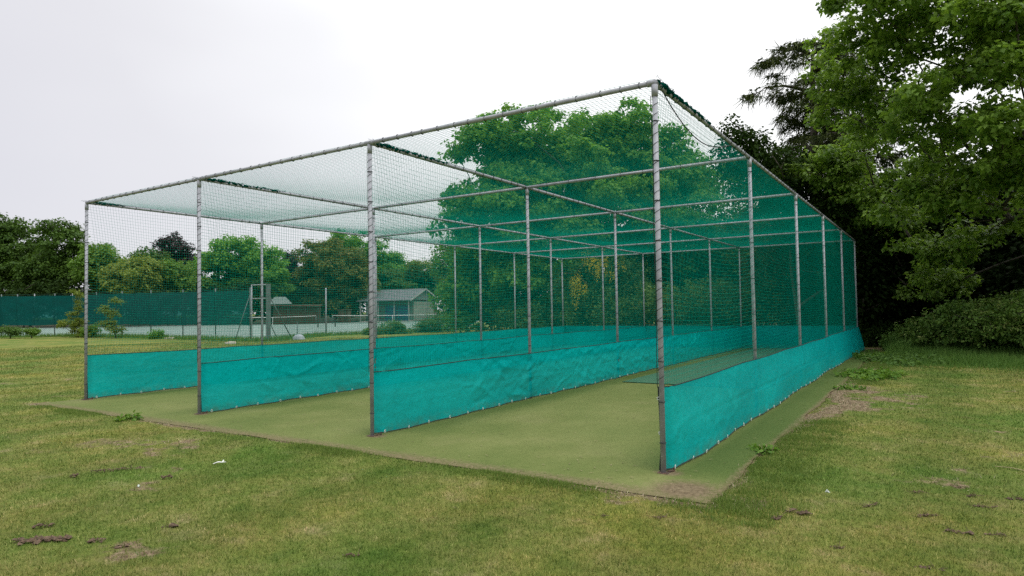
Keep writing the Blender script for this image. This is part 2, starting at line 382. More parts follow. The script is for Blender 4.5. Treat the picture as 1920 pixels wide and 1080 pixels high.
me = mesh_k('artificial_turf', np.stack([Xw.ravel(), Yw.ravel(), Z.ravel()], 1), F, {'moss': ('POINT', moss.ravel()), 'dirt': ('POINT', dirt.ravel())}, True)
tag(link('artificial_turf', me, MT['turf']), kind='structure')
# green batting mat laid in the nearest lane
bm_ = MB(); bm_.box((-1.85, 12.7, .020), (2.75, 12.3, .010))
o = bm_.build('batting_mat', MT['crease']); tag(o, 'dark green rubber batting mat on the floor of the right-hand net lane', 'mat')

# ------------------------------------------------------------------ grass blades (stuff)
def blades(name, P, h, wdt, seed, material, label, lean=.6, z0=None):
    r = np.random.RandomState(seed); n = len(P)
    th = r.rand(n)*2*np.pi; a = np.stack([np.cos(th), np.sin(th), np.zeros(n)], 1)
    ph = r.rand(n)*2*np.pi; ln = lean*r.rand(n)
    d = np.stack([np.cos(ph)*ln, np.sin(ph)*ln, np.ones(n)], 1); d /= np.linalg.norm(d, axis=1)[:, None]
    B = np.stack([P[:, 0], P[:, 1], (hgt(P[:, 0], P[:, 1]) if z0 is None else z0)-.004], 1)
    hh = (h*(.55+.9*r.rand(n)))[:, None]; ww = (wdt*(.6+.8*r.rand(n)))[:, None]
    V = np.stack([B-a*ww/2, B+a*ww/2, B+d*hh], 1).reshape(-1, 3)
    F = np.arange(3*n).reshape(n, 3)
    me = mesh_k(name, V, F, {'rnd': ('FACE', r.rand(n))})
    return tag(link(name, me, material), label, 'grass', kind='stuff')
R = np.random.RandomState(3)
def sector(n, d0, d1, pw=1.0):
    # density falls as 1/d^pw
    u = R.rand(n); e_ = 2-pw
    d = (d0**e_+u*(d1**e_-d0**e_))**(1/e_) if abs(e_) > 1e-6 else d0*(d1/d0)**u
    t = YAW+(R.rand(n)-.5)*2*math.radians(50)
    return np.stack([CAM[0]+np.sin(t)*d, CAM[1]+np.cos(t)*d], 1), d
def keep_lawn(P):
    x, y = P[:, 0], P[:, 1]
    on = (x > XL-.02)*(x < right_edge(y)+.0)*(y > YF-.01+.1*(fbm(x*2, x*0, 3)-.5))*(y < YB+.2)
    k = ~on.astype(bool)
    s = soil_at(x, y); k &= R.rand(len(x)) > np.clip(s*1.1, 0, .86)
    k &= ~((sstep(20, 22, y+.15*(x-2)) > R.rand(len(x))) & (x > -18))
    return k
P, d = sector(900000, 2.2, 40, 1.75); k = keep_lawn(P); P, d = P[k], d[k]
blades('lawn_grass', P, .020+.006*(fbm(P[:, 0], P[:, 1], 1))+.0004*d, .0022+.0007*d, 5, MT['blade'], 'short mown lawn grass around the practice nets', 1.3)
# dead straw lying on the bare patches
q = np.stack([R.uniform(-11.5, 3.4, 260000), R.uniform(-1.6, 16, 260000)], 1); sq = soil_at(q[:, 0], q[:, 1])
q = q[(R.rand(len(q)) < sq*.9) & ((q[:, 0] > right_edge(q[:, 1])-.1) | (q[:, 1] < YF+.05))]
blades('dry_grass', q, .045, .0055, 12, leafmat('dead_straw', (.10, .075, .04), (.55, .47, .33), .15), 'dead straw and dry grass lying on the bare soil', 5.0)
# lush tufts along the mat edges
pts = []
for i in range(760):
    if i < 330: x = R.uniform(XL-.1, XR+.2); y = YF-.04-.22*R.rand()**1.5-.0; ok = fbm(np.array([x*2.3]), np.array([5.]), 3)[0] < (.50 if x < -4 else .44)
    else: y = R.uniform(-1.1, 15); x = right_edge(np.array([y]))[0]+R.uniform(.0, .6)**1.2; ok = (y < 3.6 or y > 8) and fbm(np.array([x*.8]), np.array([y*.8]), 5)[0] > .33
    if not ok: continue
    n = R.randint(60, 260); s = R.uniform(.04, .16)
    pts.append(np.stack([x+R.randn(n)*s*1.3, y+R.randn(n)*s*.6], 1))
P = np.concatenate(pts); P = P[(P[:, 0] > XR-.12) | (P[:, 1] < YF+.07) | (P[:, 0] < XL)]
blades('edge_grass', P, .034, .006, 6, MT['lush'], 'darker lush grass tufts fringing the artificial turf', .9)
# long rank grass at the foot of the bank on the right and the wood edge
pts = []
n = 230000; x = R.uniform(.6, 13, n); y = R.uniform(10.5, 24, n)
qq = y-.3*(x-2.5)+1.6*(fbm(x*.7, y*.7, 2)-.5); k = (R.rand(n) < .25*sstep(10.8, 12.4, qq)+.75*sstep(12.3, 13.6, qq)) & (x > 1.0+.5*(fbm(y*.8, x*.8, 3)-.5)+.6*(y < 12))
P = np.stack([x, y], 1)[k]
P = P[~((P[:, 0] < 1.0) & (P[:, 1] < 19.3))]
blades('long_grass', P, (.05+.11*sstep(12, 13.4, P[:, 1]-.3*(P[:, 0]-2.5))+.16*sstep(14.0, 17.0, P[:, 1]-.3*(P[:, 0]-2.5)))*(.1+1.9*fbm(P[:, 0]*1.6, P[:, 1]*1.6, 4)), .014, 8, MT['longgrass'], 'long rank grass along the foot of the bramble bank', 1.0)
# fringe of unmown grass along the tennis court fence
fl = [gnd(-60, 50), gnd(65, 50), gnd(136, 50), gnd(229, 46), gnd(343, 41), gnd(404, 38.5), gnd(469, 36), gnd(503, 35.4)]
f2 = [gnd(503, 35.4), gnd(611, 43), gnd(690, 44.5), gnd(800, 47), gnd(870, 50)]
pts = []
for line in (fl, f2):
    for a_, b_ in zip(line[:-1], line[1:]):
        n = int(np.linalg.norm(b_-a_)*260); t = R.rand(n)[:, None]
        q = a_[None, :2]*(1-t)+b_[None, :2]*t; q = q+R.randn(n, 2)*.35-(fw[:2]*.3)
        kk = R.rand(n) < .35+.9*fbm(q[:, 0]*.35, q[:, 1]*.35, 2); pts.append(q[kk])
P = np.concatenate(pts)
blades('fence_grass', P, .26, .035, 9, MT['longgrass'], 'unmown grass growing along the foot of the court fence', .8)

# ------------------------------------------------------------------ tennis court beyond the fence
def sheet(name, pts, z, material):
    me = bpy.data.meshes.new(name); me.from_pydata([(float(p[0]), float(p[1]), z) for p in pts], [], [tuple(range(len(pts)))]); me.update()
    return tag(link(name, me, material), kind='structure')
cp = [p+np.array([fw[0], fw[1], 0])*.35 for p in fl]+[p+np.array([fw[0], fw[1], 0])*.35 for p in f2[1:]]
far = [gnd(900, 96), gnd(500, 96), gnd(-60, 88)]
sheet('tennis_court', cp+far, .035, MT['court'])
mb = MB()
def gline(p, q, wd, z=.042):
    p = np.array(p); q = np.array(q); t = (q-p)/np.linalg.norm(q-p); n_ = np.array([-t[1], t[0], 0])*wd/2
    V = [p-n_, q-n_, q+n_, p+n_]; mb.add([(a[0], a[1], z) for a in V], [(0, 1, 2, 3)])
gline(gnd(440, 46), gnd(860, 56), .12); gline(gnd(100, 60), gnd(700, 62), .1); gline(gnd(480, 70), gnd(760, 76), .12)
gline(gnd(180, 54), gnd(440, 47.5), .1); gline(gnd(700, 62), gnd(860, 58), .1)
o = mb.build('court_lines', MT['line']); tag(o, kind='structure')

# ------------------------------------------------------------------ fence with windbreak
def tube1(name, p, q, r, material, parent, n=8):
    b_ = MB(); b_.tube([p, q], r, n); return b_.build(name, material, parent, True)
H = 3.15
hts = [3.3, 3.3, 3.3, 3.25, 3.1, 3.03, 2.97, 2.97]
def strands(P, rad):
    """P (S,m,3) polylines -> 3-sided tubes"""
    S, m, _ = P.shape
    T = np.gradient(P, axis=1); T /= np.linalg.norm(T, axis=2)[..., None]+1e-12
    ref = np.array([.31, .53, .79]); A = np.cross(T, ref); A /= np.linalg.norm(A, axis=2)[..., None]; B = np.cross(T, A)
    V = np.stack([P+rad*(A*math.cos(t)+B*math.sin(t)) for t in (0, 2.0944, 4.18879)], 2).reshape(-1, 3)
    base = (np.arange(S)[:, None]*m+np.arange(m-1)[None, :]).reshape(-1)*3
    F = np.concatenate([np.stack([base+k, base+(k+1) % 3, base+3+(k+1) % 3, base+3+k], 1) for k in range(3)])
    return V, F
def wire_panel(name, p, q, z0, z1, sp, rad, parent, material):
    p = np.array(p[:2]); q = np.array(q[:2]); Ld = np.linalg.norm(q-p); t = (q-p)/Ld; Hh = z1-z0
    segs = []
    for s_ in (1, -1):
        for u in np.arange(-Hh, Ld, sp):
            a0, a1 = u, u+Hh; c0 = max(0, a0); c1 = min(Ld, a1)
            if c1 <= c0: continue
            za, zb = (c0-a0), (c1-a0)
            if s_ < 0: za, zb = Hh-za, Hh-zb
            segs.append([[*(p+t*c0), z0+za], [*(p+t*c1), z0+zb]])
    V, F = strands(np.array(segs), rad)
    return link(name, mesh_k(name, local(V, world_root(parent)), F), material, parent)
def cloth_strip(name, line, z0f, z1f, material, parent, step=.25, amp=.03, k=0):
    V = []; prev = None; cols = 0; nz_ = 9
    for (a_, b_, i) in [(line[i], line[i+1], i) for i in range(len(line)-1)]:
        Ld = np.linalg.norm(b_-a_); m_ = max(2, int(Ld/step)); nrm = np.array([-(b_-a_)[1], (b_-a_)[0], 0])/Ld
        for j in range(m_+(1 if i == len(line)-2 else 0)):
            t = j/m_; q = a_*(1-t)+b_*t; s_ = i*20+t*Ld
            for z_ in range(nz_):
                f_ = z_/(nz_-1); z = z0f(i+t)*(1-f_)+z1f(i+t)*f_
                sg = -.04*abs(math.sin(s_*1.05))*(f_)+.05*abs(math.sin(s_*1.05+.8))*(1-f_)
                off = amp*2*(float(vnoise(s_*.8, z*1.5, k))-.5)-.06
                V.append((q[0]+nrm[0]*off, q[1]+nrm[1]*off, z+sg))
            cols += 1
    idx = np.arange(cols*nz_).reshape(cols, nz_)
    F = np.stack([idx[:-1, :-1].ravel(), idx[1:, :-1].ravel(), idx[1:, 1:].ravel(), idx[:-1, 1:].ravel()], 1)
    return link(name, mesh_k(name, local(V, world_root(parent)), F, smooth=True), material, parent)

f_root = empty('court_fence', fl[3], 'tall steel mesh fence hung with dark green windbreak cloth, left of its gateway', 'fence')
hi = lambda u: float(np.interp(u, range(len(hts)), hts))
for px, D, hh in ((-52, 50, 3.3), (-14, 50, 3.3), (3, 50, 3.3), (33, 50, 3.3), (65, 50, 3.3), (103, 50, 3.3), (136, 50, 3.3), (181, 48, 3.28), (229, 46, 3.25), (283, 43.6, 3.2), (343, 41, 3.1), (404, 38.5, 3.03), (469, 36, 2.97)):
    g = gnd(px, D); tube1('post', g, g+[0, 0, hh], .034, MT['steel_dark'] if px not in (65, 136) else MT['steel'], f_root)
for a_, b_, i in [(fl[i], fl[i+1], i) for i in range(6)]:
    wire_panel('wire_mesh', a_, b_, .05, min(hts[i], hts[i+1])-.02, .16, .004, f_root, MT['wire'])
    tube1('top_wire', a_+[0, 0, hts[i]-.03], b_+[0, 0, hts[i+1]-.03], .008, MT['wire'], f_root, 5)
ws = cloth_strip('windbreak', fl[:7], lambda u: .86, lambda u: hi(u)-.14, MT['windbreak'], f_root)
for px, D, s_ in ((3, 50, 9), (469, 36, -29)):
    g = gnd(px, D); q = gnd(px+s_, D); tube1('brace', g+[0, 0, 2.6], q, .024, MT['steel_dark'], f_root)

g_root = empty('gateway', fl[7], 'open steel gateway frame with two top rails at the court corner', 'gateway')
ga, gb = fl[6], fl[7]
gd = (gb-ga)/np.linalg.norm(gb-ga)
tube1('post', ga+gd*.12, ga+gd*.12+[0, 0, 3.12], .032, MT['steel'], g_root)
b_ = MB(); b_.box(gb+[0, 0, 1.56], (.17, .17, 3.12)); b_.build('post', MT['steel_dark'], g_root)
tube1('rail', ga+gd*.15+[0, 0, 3.09], gb-gd*.08+[0, 0, 3.09], .03, MT['steel'], g_root)
tube1('rail', ga+gd*.15+[0, 0, 2.34], gb-gd*.08+[0, 0, 2.34], .026, MT['steel'], g_root)
b_ = MB(); b_.box((ga+gb)/2+[0, 0, .04], (1.05, .22, .07)); o = b_.build('threshold', MT['slab'], g_root)
f2r = empty('wire_fence', f2[1], 'open chain link fence with slim grey posts right of the gateway', 'fence')
for px, D in ((557, 39.4), (611, 43), (690, 44.5), (800, 47), (870, 50)):
    g = gnd(px, D); tube1('post', g, g+[0, 0, 3.12 if px != 557 else 1.0], .045 if px == 611 else .02, MT['steel'] if px == 611 else MT['steel_dark'], f2r)
for a_, b_ in zip(f2[:-1], f2[1:]):
    wire_panel('wire_mesh', a_, b_, .05, 3.05, .16, .004, f2r, MT['wire'])
    for zz in (1.0, 2.0, 3.05): tube1('line_wire', a_+[0, 0, zz], b_+[0, 0, zz], .008, MT['wire'], f2r, 5)
A_ = f2[0]
tube1('brace', gnd(507, 35.6)+[0, 0, 2.35], gnd(547, 38.2), .03, MT['steel_dark'], f2r)
tube1('brace', gnd(505, 35.5)+[0, 0, 1.05], gnd(521, 36.5), .025, MT['steel_dark'], f2r)

# tennis nets
def tennis_net(pa, pb, D, ends, label, z=1.12):
    a_ = gnd(pa, D); b_ = gnd(pb, D*1.0); r_ = empty('tennis_net', a_, label, 'tennis net', 'tennis nets on the courts')
    n = 20; t = np.linspace(0, 1, n); top = [a_*(1-x)+b_*x+[0, 0, z-.12*math.sin(math.pi*x)] for x in t]
    V = []; F = []
    for i, q in enumerate(top):
        V += [q+[0, 0, .035], q+[0, 0, -.035], q+fw*.02+[0, 0, -.035], q+fw*.02+[0, 0, .035]]
    for i in range(n-1):
        for k in range(4): F.append((i*4+k, i*4+(k+1) % 4, (i+1)*4+(k+1) % 4, (i+1)*4+k))
    mb = MB(); mb.add(V, F); mb.build('headband', MT['white'], r_)
    Ld = np.linalg.norm(b_-a_); tt = np.arange(0, Ld, .1)/Ld
    zt = lambda x: z-.12*np.sin(np.pi*x)-.03
    Vp = np.array([[a_*(1-x)+b_*x+[0, 0, .05], a_*(1-x)+b_*x+[0, 0, zt(x)]] for x in tt]); V1, F1 = strands(Vp, .006)
    hs = np.linspace(.06, .98, 12); tx = np.linspace(0, 1, 20)
    Hp = np.array([[a_*(1-x)+b_*x+[0, 0, zt(x)*h_] for x in tx] for h_ in hs]); V2, F2 = strands(Hp, .006)
    V = np.concatenate([V1, V2]); F = np.concatenate([F1, F2+len(V1)])
    link('netting', mesh_k('netting', local(V, r_), F), MT['tennis_net'], r_)
    for q in ((a_, b_) if ends else (a_,)): tube1('net_post', q, q+[0, 0, z+.03], .045, MT['steel_dark'], r_)
    mb = MB(); q = (a_+b_)/2; mb.box(q+[0, 0, (z-.15)/2], (.05, .05, z-.15)); mb.build('centre_strap', MT['white'], r_)
tennis_net(430, 592, 84, True, 'tennis net with white band ending left of the bench')
tennis_net(623, 848, 84, True, 'long tennis net with white band in front of the pavilion')

# bench
def bench(px, D, rz, label):
    g = gnd(px, D); r_ = empty('park_bench', g, label, 'bench', rz=rz)
    def B(name, c, d, m_):
        b_ = MB(); b_.box(c, d); b_.build(name, m_, r_, loc=False)
    b_ = MB()
    for y_ in (-.2, -.06, .08, .22): b_.box((0, y_, .45), (1.7, .11, .04))
    b_.build('seat', MT['grey_wood'], r_, loc=False)
    b_ = MB()
    for z_ in (.58, .70, .82, .93): b_.box((0, .29+.03*(z_-.5), z_), (1.7, .035, .09))
    b_.build('backrest', MT['grey_wood'], r_, loc=False)
    for sx in (-1, 1):
        for y_, h_ in ((-.24, .66), (.27, .98)): B('leg', (sx*.86, y_, h_/2), (.08, .08, h_), MT['dark_wood'])
        B('armrest', (sx*.86, 0, .68), (.09, .6, .05), MT['dark_wood'])
bench(612, 67, YAW*-1+.35, 'weathered wooden bench standing between the two tennis nets')

# ------------------------------------------------------------------ pavilion and shed beyond the courts
def pavilion():
    D = 93; corner = gnd(767, D); th = math.radians(35)
    rr = np.array([rt[0], rt[1], 0]); rr /= np.linalg.norm(rr); ff = np.array([fw[0], fw[1], 0]); ff /= np.linalg.norm(ff)
    Ld = -rr*math.cos(th)+ff*math.sin(th)*.55; Ld /= np.linalg.norm(Ld)      # along the long side, to the left and away
    Gd = np.array([-Ld[1], Ld[0], 0]);
    if Gd@rr < 0: Gd = -Gd
    LL = 102*D/FPX/abs(Ld@rr); GG = 65*D/FPX/abs(Gd@rr); GG = min(GG, 8.5)
    Hs = 3.15; Rz = 4.75
    r_ = empty('pavilion', corner, 'single storey sports pavilion with slate gable roof and blue doors', 'building')
    P = lambda l, g, z: corner+Ld*l+Gd*g+np.array([0, 0, z])
    ax = [Ld, Gd, [0, 0, 1]]
    b_ = MB(); b_.box(P(LL/2, GG/2+.6, Hs/2-.02), (LL-.5, GG-1.3, Hs-.1), ax); b_.build('wall', MT['boards'], r_)
    b_ = MB(); b_.box(P(.12, GG*.52, 1.5), (.2, GG*.72, 2.8), ax); b_.build('end_wall', MT['render_wall'], r_)
    b_ = MB(); pts = [P(-.02, .1, Hs), P(-.02, GG-.1, Hs), P(-.02, GG/2, Rz-.1)]; b_.prism(pts, Ld*.15); b_.build('gable', MT['boards'], r_)
    b_ = MB()
    o_ = .35; sl = (Rz-Hs)/(GG/2)
    for s0, s1 in ((-o_, GG/2), (GG+o_, GG/2)):
        z0 = Hs-sl*o_; q = [P(-.4, s0, z0), P(LL+.4, s0, z0), P(LL+.4, s1, Rz), P(-.4, s1, Rz)]
        b_.prism(q, (0, 0, .1))
    rf = b_.build('roof', MT['roof'], r_)
    b_ = MB()
    for s0 in (-o_, GG+o_):
        z0 = Hs-sl*o_; q = [P(-.44, s0, z0-.1), P(-.44, GG/2, Rz-.1), P(-.44, GG/2, Rz+.14), P(-.44, s0, z0+.14)]; b_.prism(q, Ld*.04)
    b_.build('verge_board', MT['verge'], r_)
    for l in (.1, LL*.3, LL*.62, LL-.1):
        b_ = MB(); b_.box(P(l, .02, Hs/2-.05), (.12, .12, Hs-.1), ax); b_.build('veranda_post', MT['verge'], r_)
    for l in (LL*.2, LL*.45):
        b_ = MB(); b_.box(P(l, 1.2, 1.2), (1.9, .06, 2.3), ax); dd = b_.build('door', MT['blue'], r_)
        b_ = MB(); b_.tube([P(l+.7, 1.14, 1.0), P(l+.7, 1.14, 1.25)], .03, 6); b_.build('handle', MT['steel'], dd)
    b_ = MB(); b_.box(P(LL*.78, -.04, 1.75), (.9, .04, 1.2), ax); b_.build('notice_board', MT['verge'], r_)
    b_ = MB(); b_.box(P(LL/2, .55, .06), (LL, 1.3, .12), ax); b_.build('plinth', MT['slab'], r_)
    b_ = MB(); b_.box(P(.0, GG*.93, 1.2), (.1, .9, 1.9), ax); b_.build('side_door', MT['brown_wood'], r_)
pavilion()
def shed():
    g = gnd(556, 88); r_ = empty('garden_shed', g, 'small brown timber shelter with pale roof under the trees', 'shed', rz=-YAW+.2)
    b_ = MB(); b_.box((0, .8, 1.2), (6, 2.2, 2.4)); b_.build('wall', MT['brown_wood'], r_, loc=False)
    b_ = MB(); b_.prism([(-3.6, -1.0, 2.5), (3.2, -1.0, 2.35), (3.2, 2.2, 2.5), (-3.6, 2.2, 2.6)], (0, 0, .12)); b_.build('canopy', MT['brown_wood'], r_, loc=False)
    b_ = MB(); b_.prism([(-3.9, -.6, 2.75), (-.6, -.6, 2.75), (-1.6, .6, 3.7), (-2.9, .6, 3.7)], (0, .8, .05)); b_.build('roof', MT['boards'], r_, loc=False)
    for x in (-3.2, -1, 1.2, 2.9):
        b_ = MB(); b_.box((x, -.8, 1.2), (.14, .14, 2.4)); b_.build('post', MT['dark_wood'], r_, loc=False)
shed()
for px, lab in ((640, 'orange brown timber sentry hut beside a blue board, left of the pavilion'), (652, 'narrow brown timber post box nearest the pavilion, left side')):
    g = gnd(px, 92); b_ = MB(); b_.box(g+[0, 0, .9], (.75, .5, 1.8)); b_.prism([g+[-.5, -.35, 1.8], g+[.5, -.35, 1.8], g+[.5, .35, 1.8], g+[-.5, .35, 1.8]], (0, 0, .12))
    for s_ in (-.2, .2): b_.box(g+[s_, -.27, .9], (.3, .05, 1.5))
    tag(b_.build('wooden_hut', MT['brown_wood']), lab, 'hut')

# ------------------------------------------------------------------ the practice net cage
RX = [0, -3.669, -7.306, -10.874]
DY = [0, 3.708, 7.367, 10.939, 14.508, 18.202]
HT = 3.6
cage = empty('cricket_net_cage', (-5.4, 9.1, 0), 'three lane cricket practice cage of steel tube, green netting and turquoise screens', 'cricket nets')
C = lambda V: local(V, cage)
PR = .0245
def helix(x, y, z0, z1, r, pitch, hand=1, nper=8, ph=0):
    n = int((z1-z0)/pitch*nper); t = np.linspace(0, 1, n); a_ = hand*t*(z1-z0)/pitch*2*np.pi+ph
    return np.stack([x+r*np.cos(a_), y+r*np.sin(a_), z0+(z1-z0)*t], 1)
posts = {}
for i, x in enumerate(RX):
    for j, y in enumerate(DY):
        b_ = MB(); zt = HT-.03
        b_.tube([(x, y, -.02), (x, y, zt)], PR, 12); po = b_.build('post', MT['steel'], cage, True); posts[i, j] = po
        # fitting at the head
        b_ = MB(); b_.tube([(x, y, HT-.13), (x, y, HT-.02)], PR+.006, 12)
        if j == 0 or i in (0, 3):
            b_.tube([(x-(.07 if i < 3 else -.005), y, HT), (x+(.07 if i > 0 else .005), y, HT)], PR+.006, 12)
        if j == 0 and i == 0: b_.tube([(x, y+.12, HT), (x, y-.01, HT)], PR+.006, 12)
        b_.build('fitting', MT['steel'], po, True)
        b_ = MB()
        pitch = .09 if j == 0 else .13
        P = helix(x, y, .80, HT-.15, PR+.003, pitch, 1, 8, i)
        b_.tube(P, .0021 if j == 0 else .0016, 4, False)
        if j == 0:
            for z in np.arange(.28, HT-.1, .37):
                b_.tube([(x+(PR+.004)*math.cos(t), y+(PR+.004)*math.sin(t), z+.002*math.sin(3*t)) for t in np.linspace(0, 2*math.pi, 11)], .0042, 4, False)
            b_.tube([(x-.032+.004*math.sin(z*5+i), y-.012, z) for z in np.linspace(.78, HT-.12, 40)], .0035, 4, False)
        else:
            for z in np.arange(.9, HT-.1, .5):
                b_.tube([(x+(PR+.004)*math.cos(t), y+(PR+.004)*math.sin(t), z) for t in np.linspace(0, 2*math.pi, 9)], .0035, 4, False)
        b_.build('lacing_cord', MT['cord'], po)
        if j == 0:
            b_ = MB(); b_.box((x+.005, y-.01, .010), (.10, .09, .010)); b_.tube([(x+.03, y+.03, .02), (x+.07, y+.08, .022)], .008, 6)
            b_.tube([(x+.07, y+.08, -.02), (x+.07, y+.08, .05)], .008, 6)
            b_.build('foot_bracket', MT['rust'], po)
# rails
def rail(p, q, ties, r=PR, name='rail'):
    b_ = MB(); b_.tube([p, q], r, 12); o_ = b_.build(name, MT['steel'], cage, True)
    if ties:
        b_ = None if ties < .23 else MB(); p = np.array(p, float); q = np.array(q, float); Ld = np.linalg.norm(q-p); t_ = (q-p)/Ld
        a_ = np.cross(t_, [0, 0, 1]); a_ /= np.linalg.norm(a_); c_ = np.cross(t_, a_)
        for s_ in np.arange(.12, Ld, ties):
            s2 = s_+random.Random(int(s_*1000)).uniform(-.06, .06)*ties*3
            o2 = p+t_*min(max(s2, .05), Ld-.05)
            bb = b_ or MB(); bb.tube([o2+(r+.004)*(a_*math.cos(t)+c_*math.sin(t)) for t in np.linspace(0, 2*math.pi, 9)], .005, 4, False)
            if b_ is None: bb.build('cable_tie', MT['cord'], o_)
        if b_ is not None:
            b_.tube([p+t_*s_+a_*.004*math.sin(s_*9)+[0, 0, r+.004] for s_ in np.linspace(.05, Ld-.05, 60)], .003, 4, False); b_.build('lacing_cord', MT['cord'], o_)
    return o_
for j, y in enumerate(DY):
    for i in range(3):
        rail((RX[i]-PR, y, HT), (RX[i+1]+PR, y, HT), .22 if j == 0 else .45)
for i, x in enumerate(RX):
    for j in range(5):
        rail((x, DY[j]+(PR if True else 0), HT+(.0 if j else 0)), (x, DY[j+1]-PR, HT), .25)
# divider nets
rs = np.random.RandomState(11)
def divider(i):
    x0 = RX[i]
    def warp(y, z):
        f_ = np.clip((z-.75)/(HT-.75), 0, 1); w_ = np.sin(np.pi*f_)**1.0
        s_ = np.zeros_like(y)
        for j in range(5):
            t = np.clip((y-DY[j])/(DY[j+1]-DY[j]), 0, 1); s_ = np.where((y >= DY[j]) & (y <= DY[j+1]), np.sin(np.pi*t)**.8*(.30 if j == 0 else .10), s_)
        dz = -s_*f_**2*(1-f_)*4*.9
        dx = .035*w_*(vnoise(y*.6+i*9, z*.7, i)-.5)*2
        dy = .14*w_*np.exp(-((y)/1.2)**2)*(y > .001)-.02*w_*(vnoise(y*.5, z*.4+7, i)-.5)
        return np.stack([x0+dx-.028*(1 if i == 0 else 1)*0, y+dy, z+dz], -1)
    ys_ = np.arange(0.0, DY[5]+.001, .05); zs_ = np.linspace(.76, HT-.02, 58)
    yy = np.arange(0, DY[5]+.01, .12); zz = np.linspace(.76, HT-.02, 24)
    Yh, Zh = np.meshgrid(yy, zs_); V1, F1 = strands(warp(Yh, Zh), .0015)
    Zv, Yv = np.meshgrid(zz, ys_); V2, F2 = strands(warp(Yv, Zv), .0015)
    return np.concatenate([V1, V2]), np.concatenate([F1, F2+len(V1)])
for i in range(4):
    V, F = divider(i); link('divider_netting', mesh_k('divider_netting', C(V), F), MT['net'], cage)
# roof net and back net
def roofw(x, y):
    t = np.zeros_like(y)
    for j in range(5):
        u = np.clip((y-DY[j])/(DY[j+1]-DY[j]), 0, 1); t = np.where((y >= DY[j]) & (y <= DY[j+1]), np.sin(np.pi*u), t)
    s_ = np.zeros_like(x)
    for i in range(3):
        u = np.clip((x-RX[i])/(RX[i+1]-RX[i]), 0, 1); s_ = np.where((x <= RX[i]) & (x >= RX[i+1]), np.sin(np.pi*u), s_)
    return np.stack([x, y+.03*(vnoise(x*.7, y*.7, 2)-.5), HT+.03-.09*t*s_+.01*(vnoise(x, y, 4)-.5)], -1)
xs_ = np.arange(0, -10.874-.001, -.05); ys_ = np.arange(0, 18.21, .05)
xx = np.linspace(0, -10.874, 50); yy = np.linspace(0, 18.2, 84)
Yg, Xg = np.meshgrid(yy, xs_); V1, F1 = strands(roofw(Xg, Yg), .0015)
Xg, Yg = np.meshgrid(xx, ys_); V2, F2 = strands(roofw(Xg, Yg), .0015)
V = np.concatenate([V1, V2]); F = np.concatenate([F1, F2+len(V1)])
link('roof_netting', mesh_k('roof_netting', C(V), F), MT['net'], cage)
def backw(x, z): return np.stack([x, 18.23+.04*(vnoise(x*.6, z*.8, 3)-.5), z], -1)
zs_ = np.arange(.76, HT, .05); Xg, Zg = np.meshgrid(xx, zs_); V1, F1 = strands(backw(Xg, Zg), .0014)
zz = np.linspace(.76, HT, 12); Zg, Xg = np.meshgrid(zz, xs_); V2, F2 = strands(backw(Xg, Zg), .0014)
V = np.concatenate([V1, V2]); F = np.concatenate([F1, F2+len(V1)])
link('back_netting', mesh_k('back_netting', C(V), F), MT['net'], cage)
# bunched net and loose cord at the heads of the front bay
def bunch(x, L_, r0, seed):
    r = np.random.RandomState(seed); n = 60; t = np.linspace(0, 1, n)
    P = np.stack([x+.012+.02*r.randn(n)*.4, .03+t*L_, HT+.012+.008*r.randn(n)], 1)
    b_ = MB(); r0 *= .62; b_.tube(P, r0*(1-.45*t)*(1+.25*r.rand(n)), 9); 
    for k in range(70):
        s_ = r.rand()**1.5; q = np.array([x+.01, .03+s_*L_, HT+.02]); a_ = r.rand()*6.28
        rr_ = r0*(1.1-.4*s_); p0 = q+[rr_*math.cos(a_), 0, rr_*math.sin(a_)]; p1 = q+[rr_*1.6*math.cos(a_+.5), .05*r.randn(), rr_*1.5*math.sin(a_+.5)]
        p2 = q+[rr_*math.cos(a_+1), .08*r.randn(), rr_*math.sin(a_+1)]; b_.tube([p0, p1, p2], .0022, 3, False)
    b_.build('net_bunch', MT['bunch'], cage)
bunch(0, 1.7, .042, 1); bunch(RX[1], 1.5, .036, 2); bunch(RX[2], 1.5, .034, 3); bunch(RX[3], .6, .03, 4)
b_ = MB(); t = np.linspace(0, 1, 30); y = .18+t*2.5; z = HT-.03-.27*np.sin(np.pi*t)**.9*(1-.25*t)
b_.tube(np.stack([.012+0*t, y, z], 1), .006, 5); b_.build('slack_cord', MT['cord'], cage)

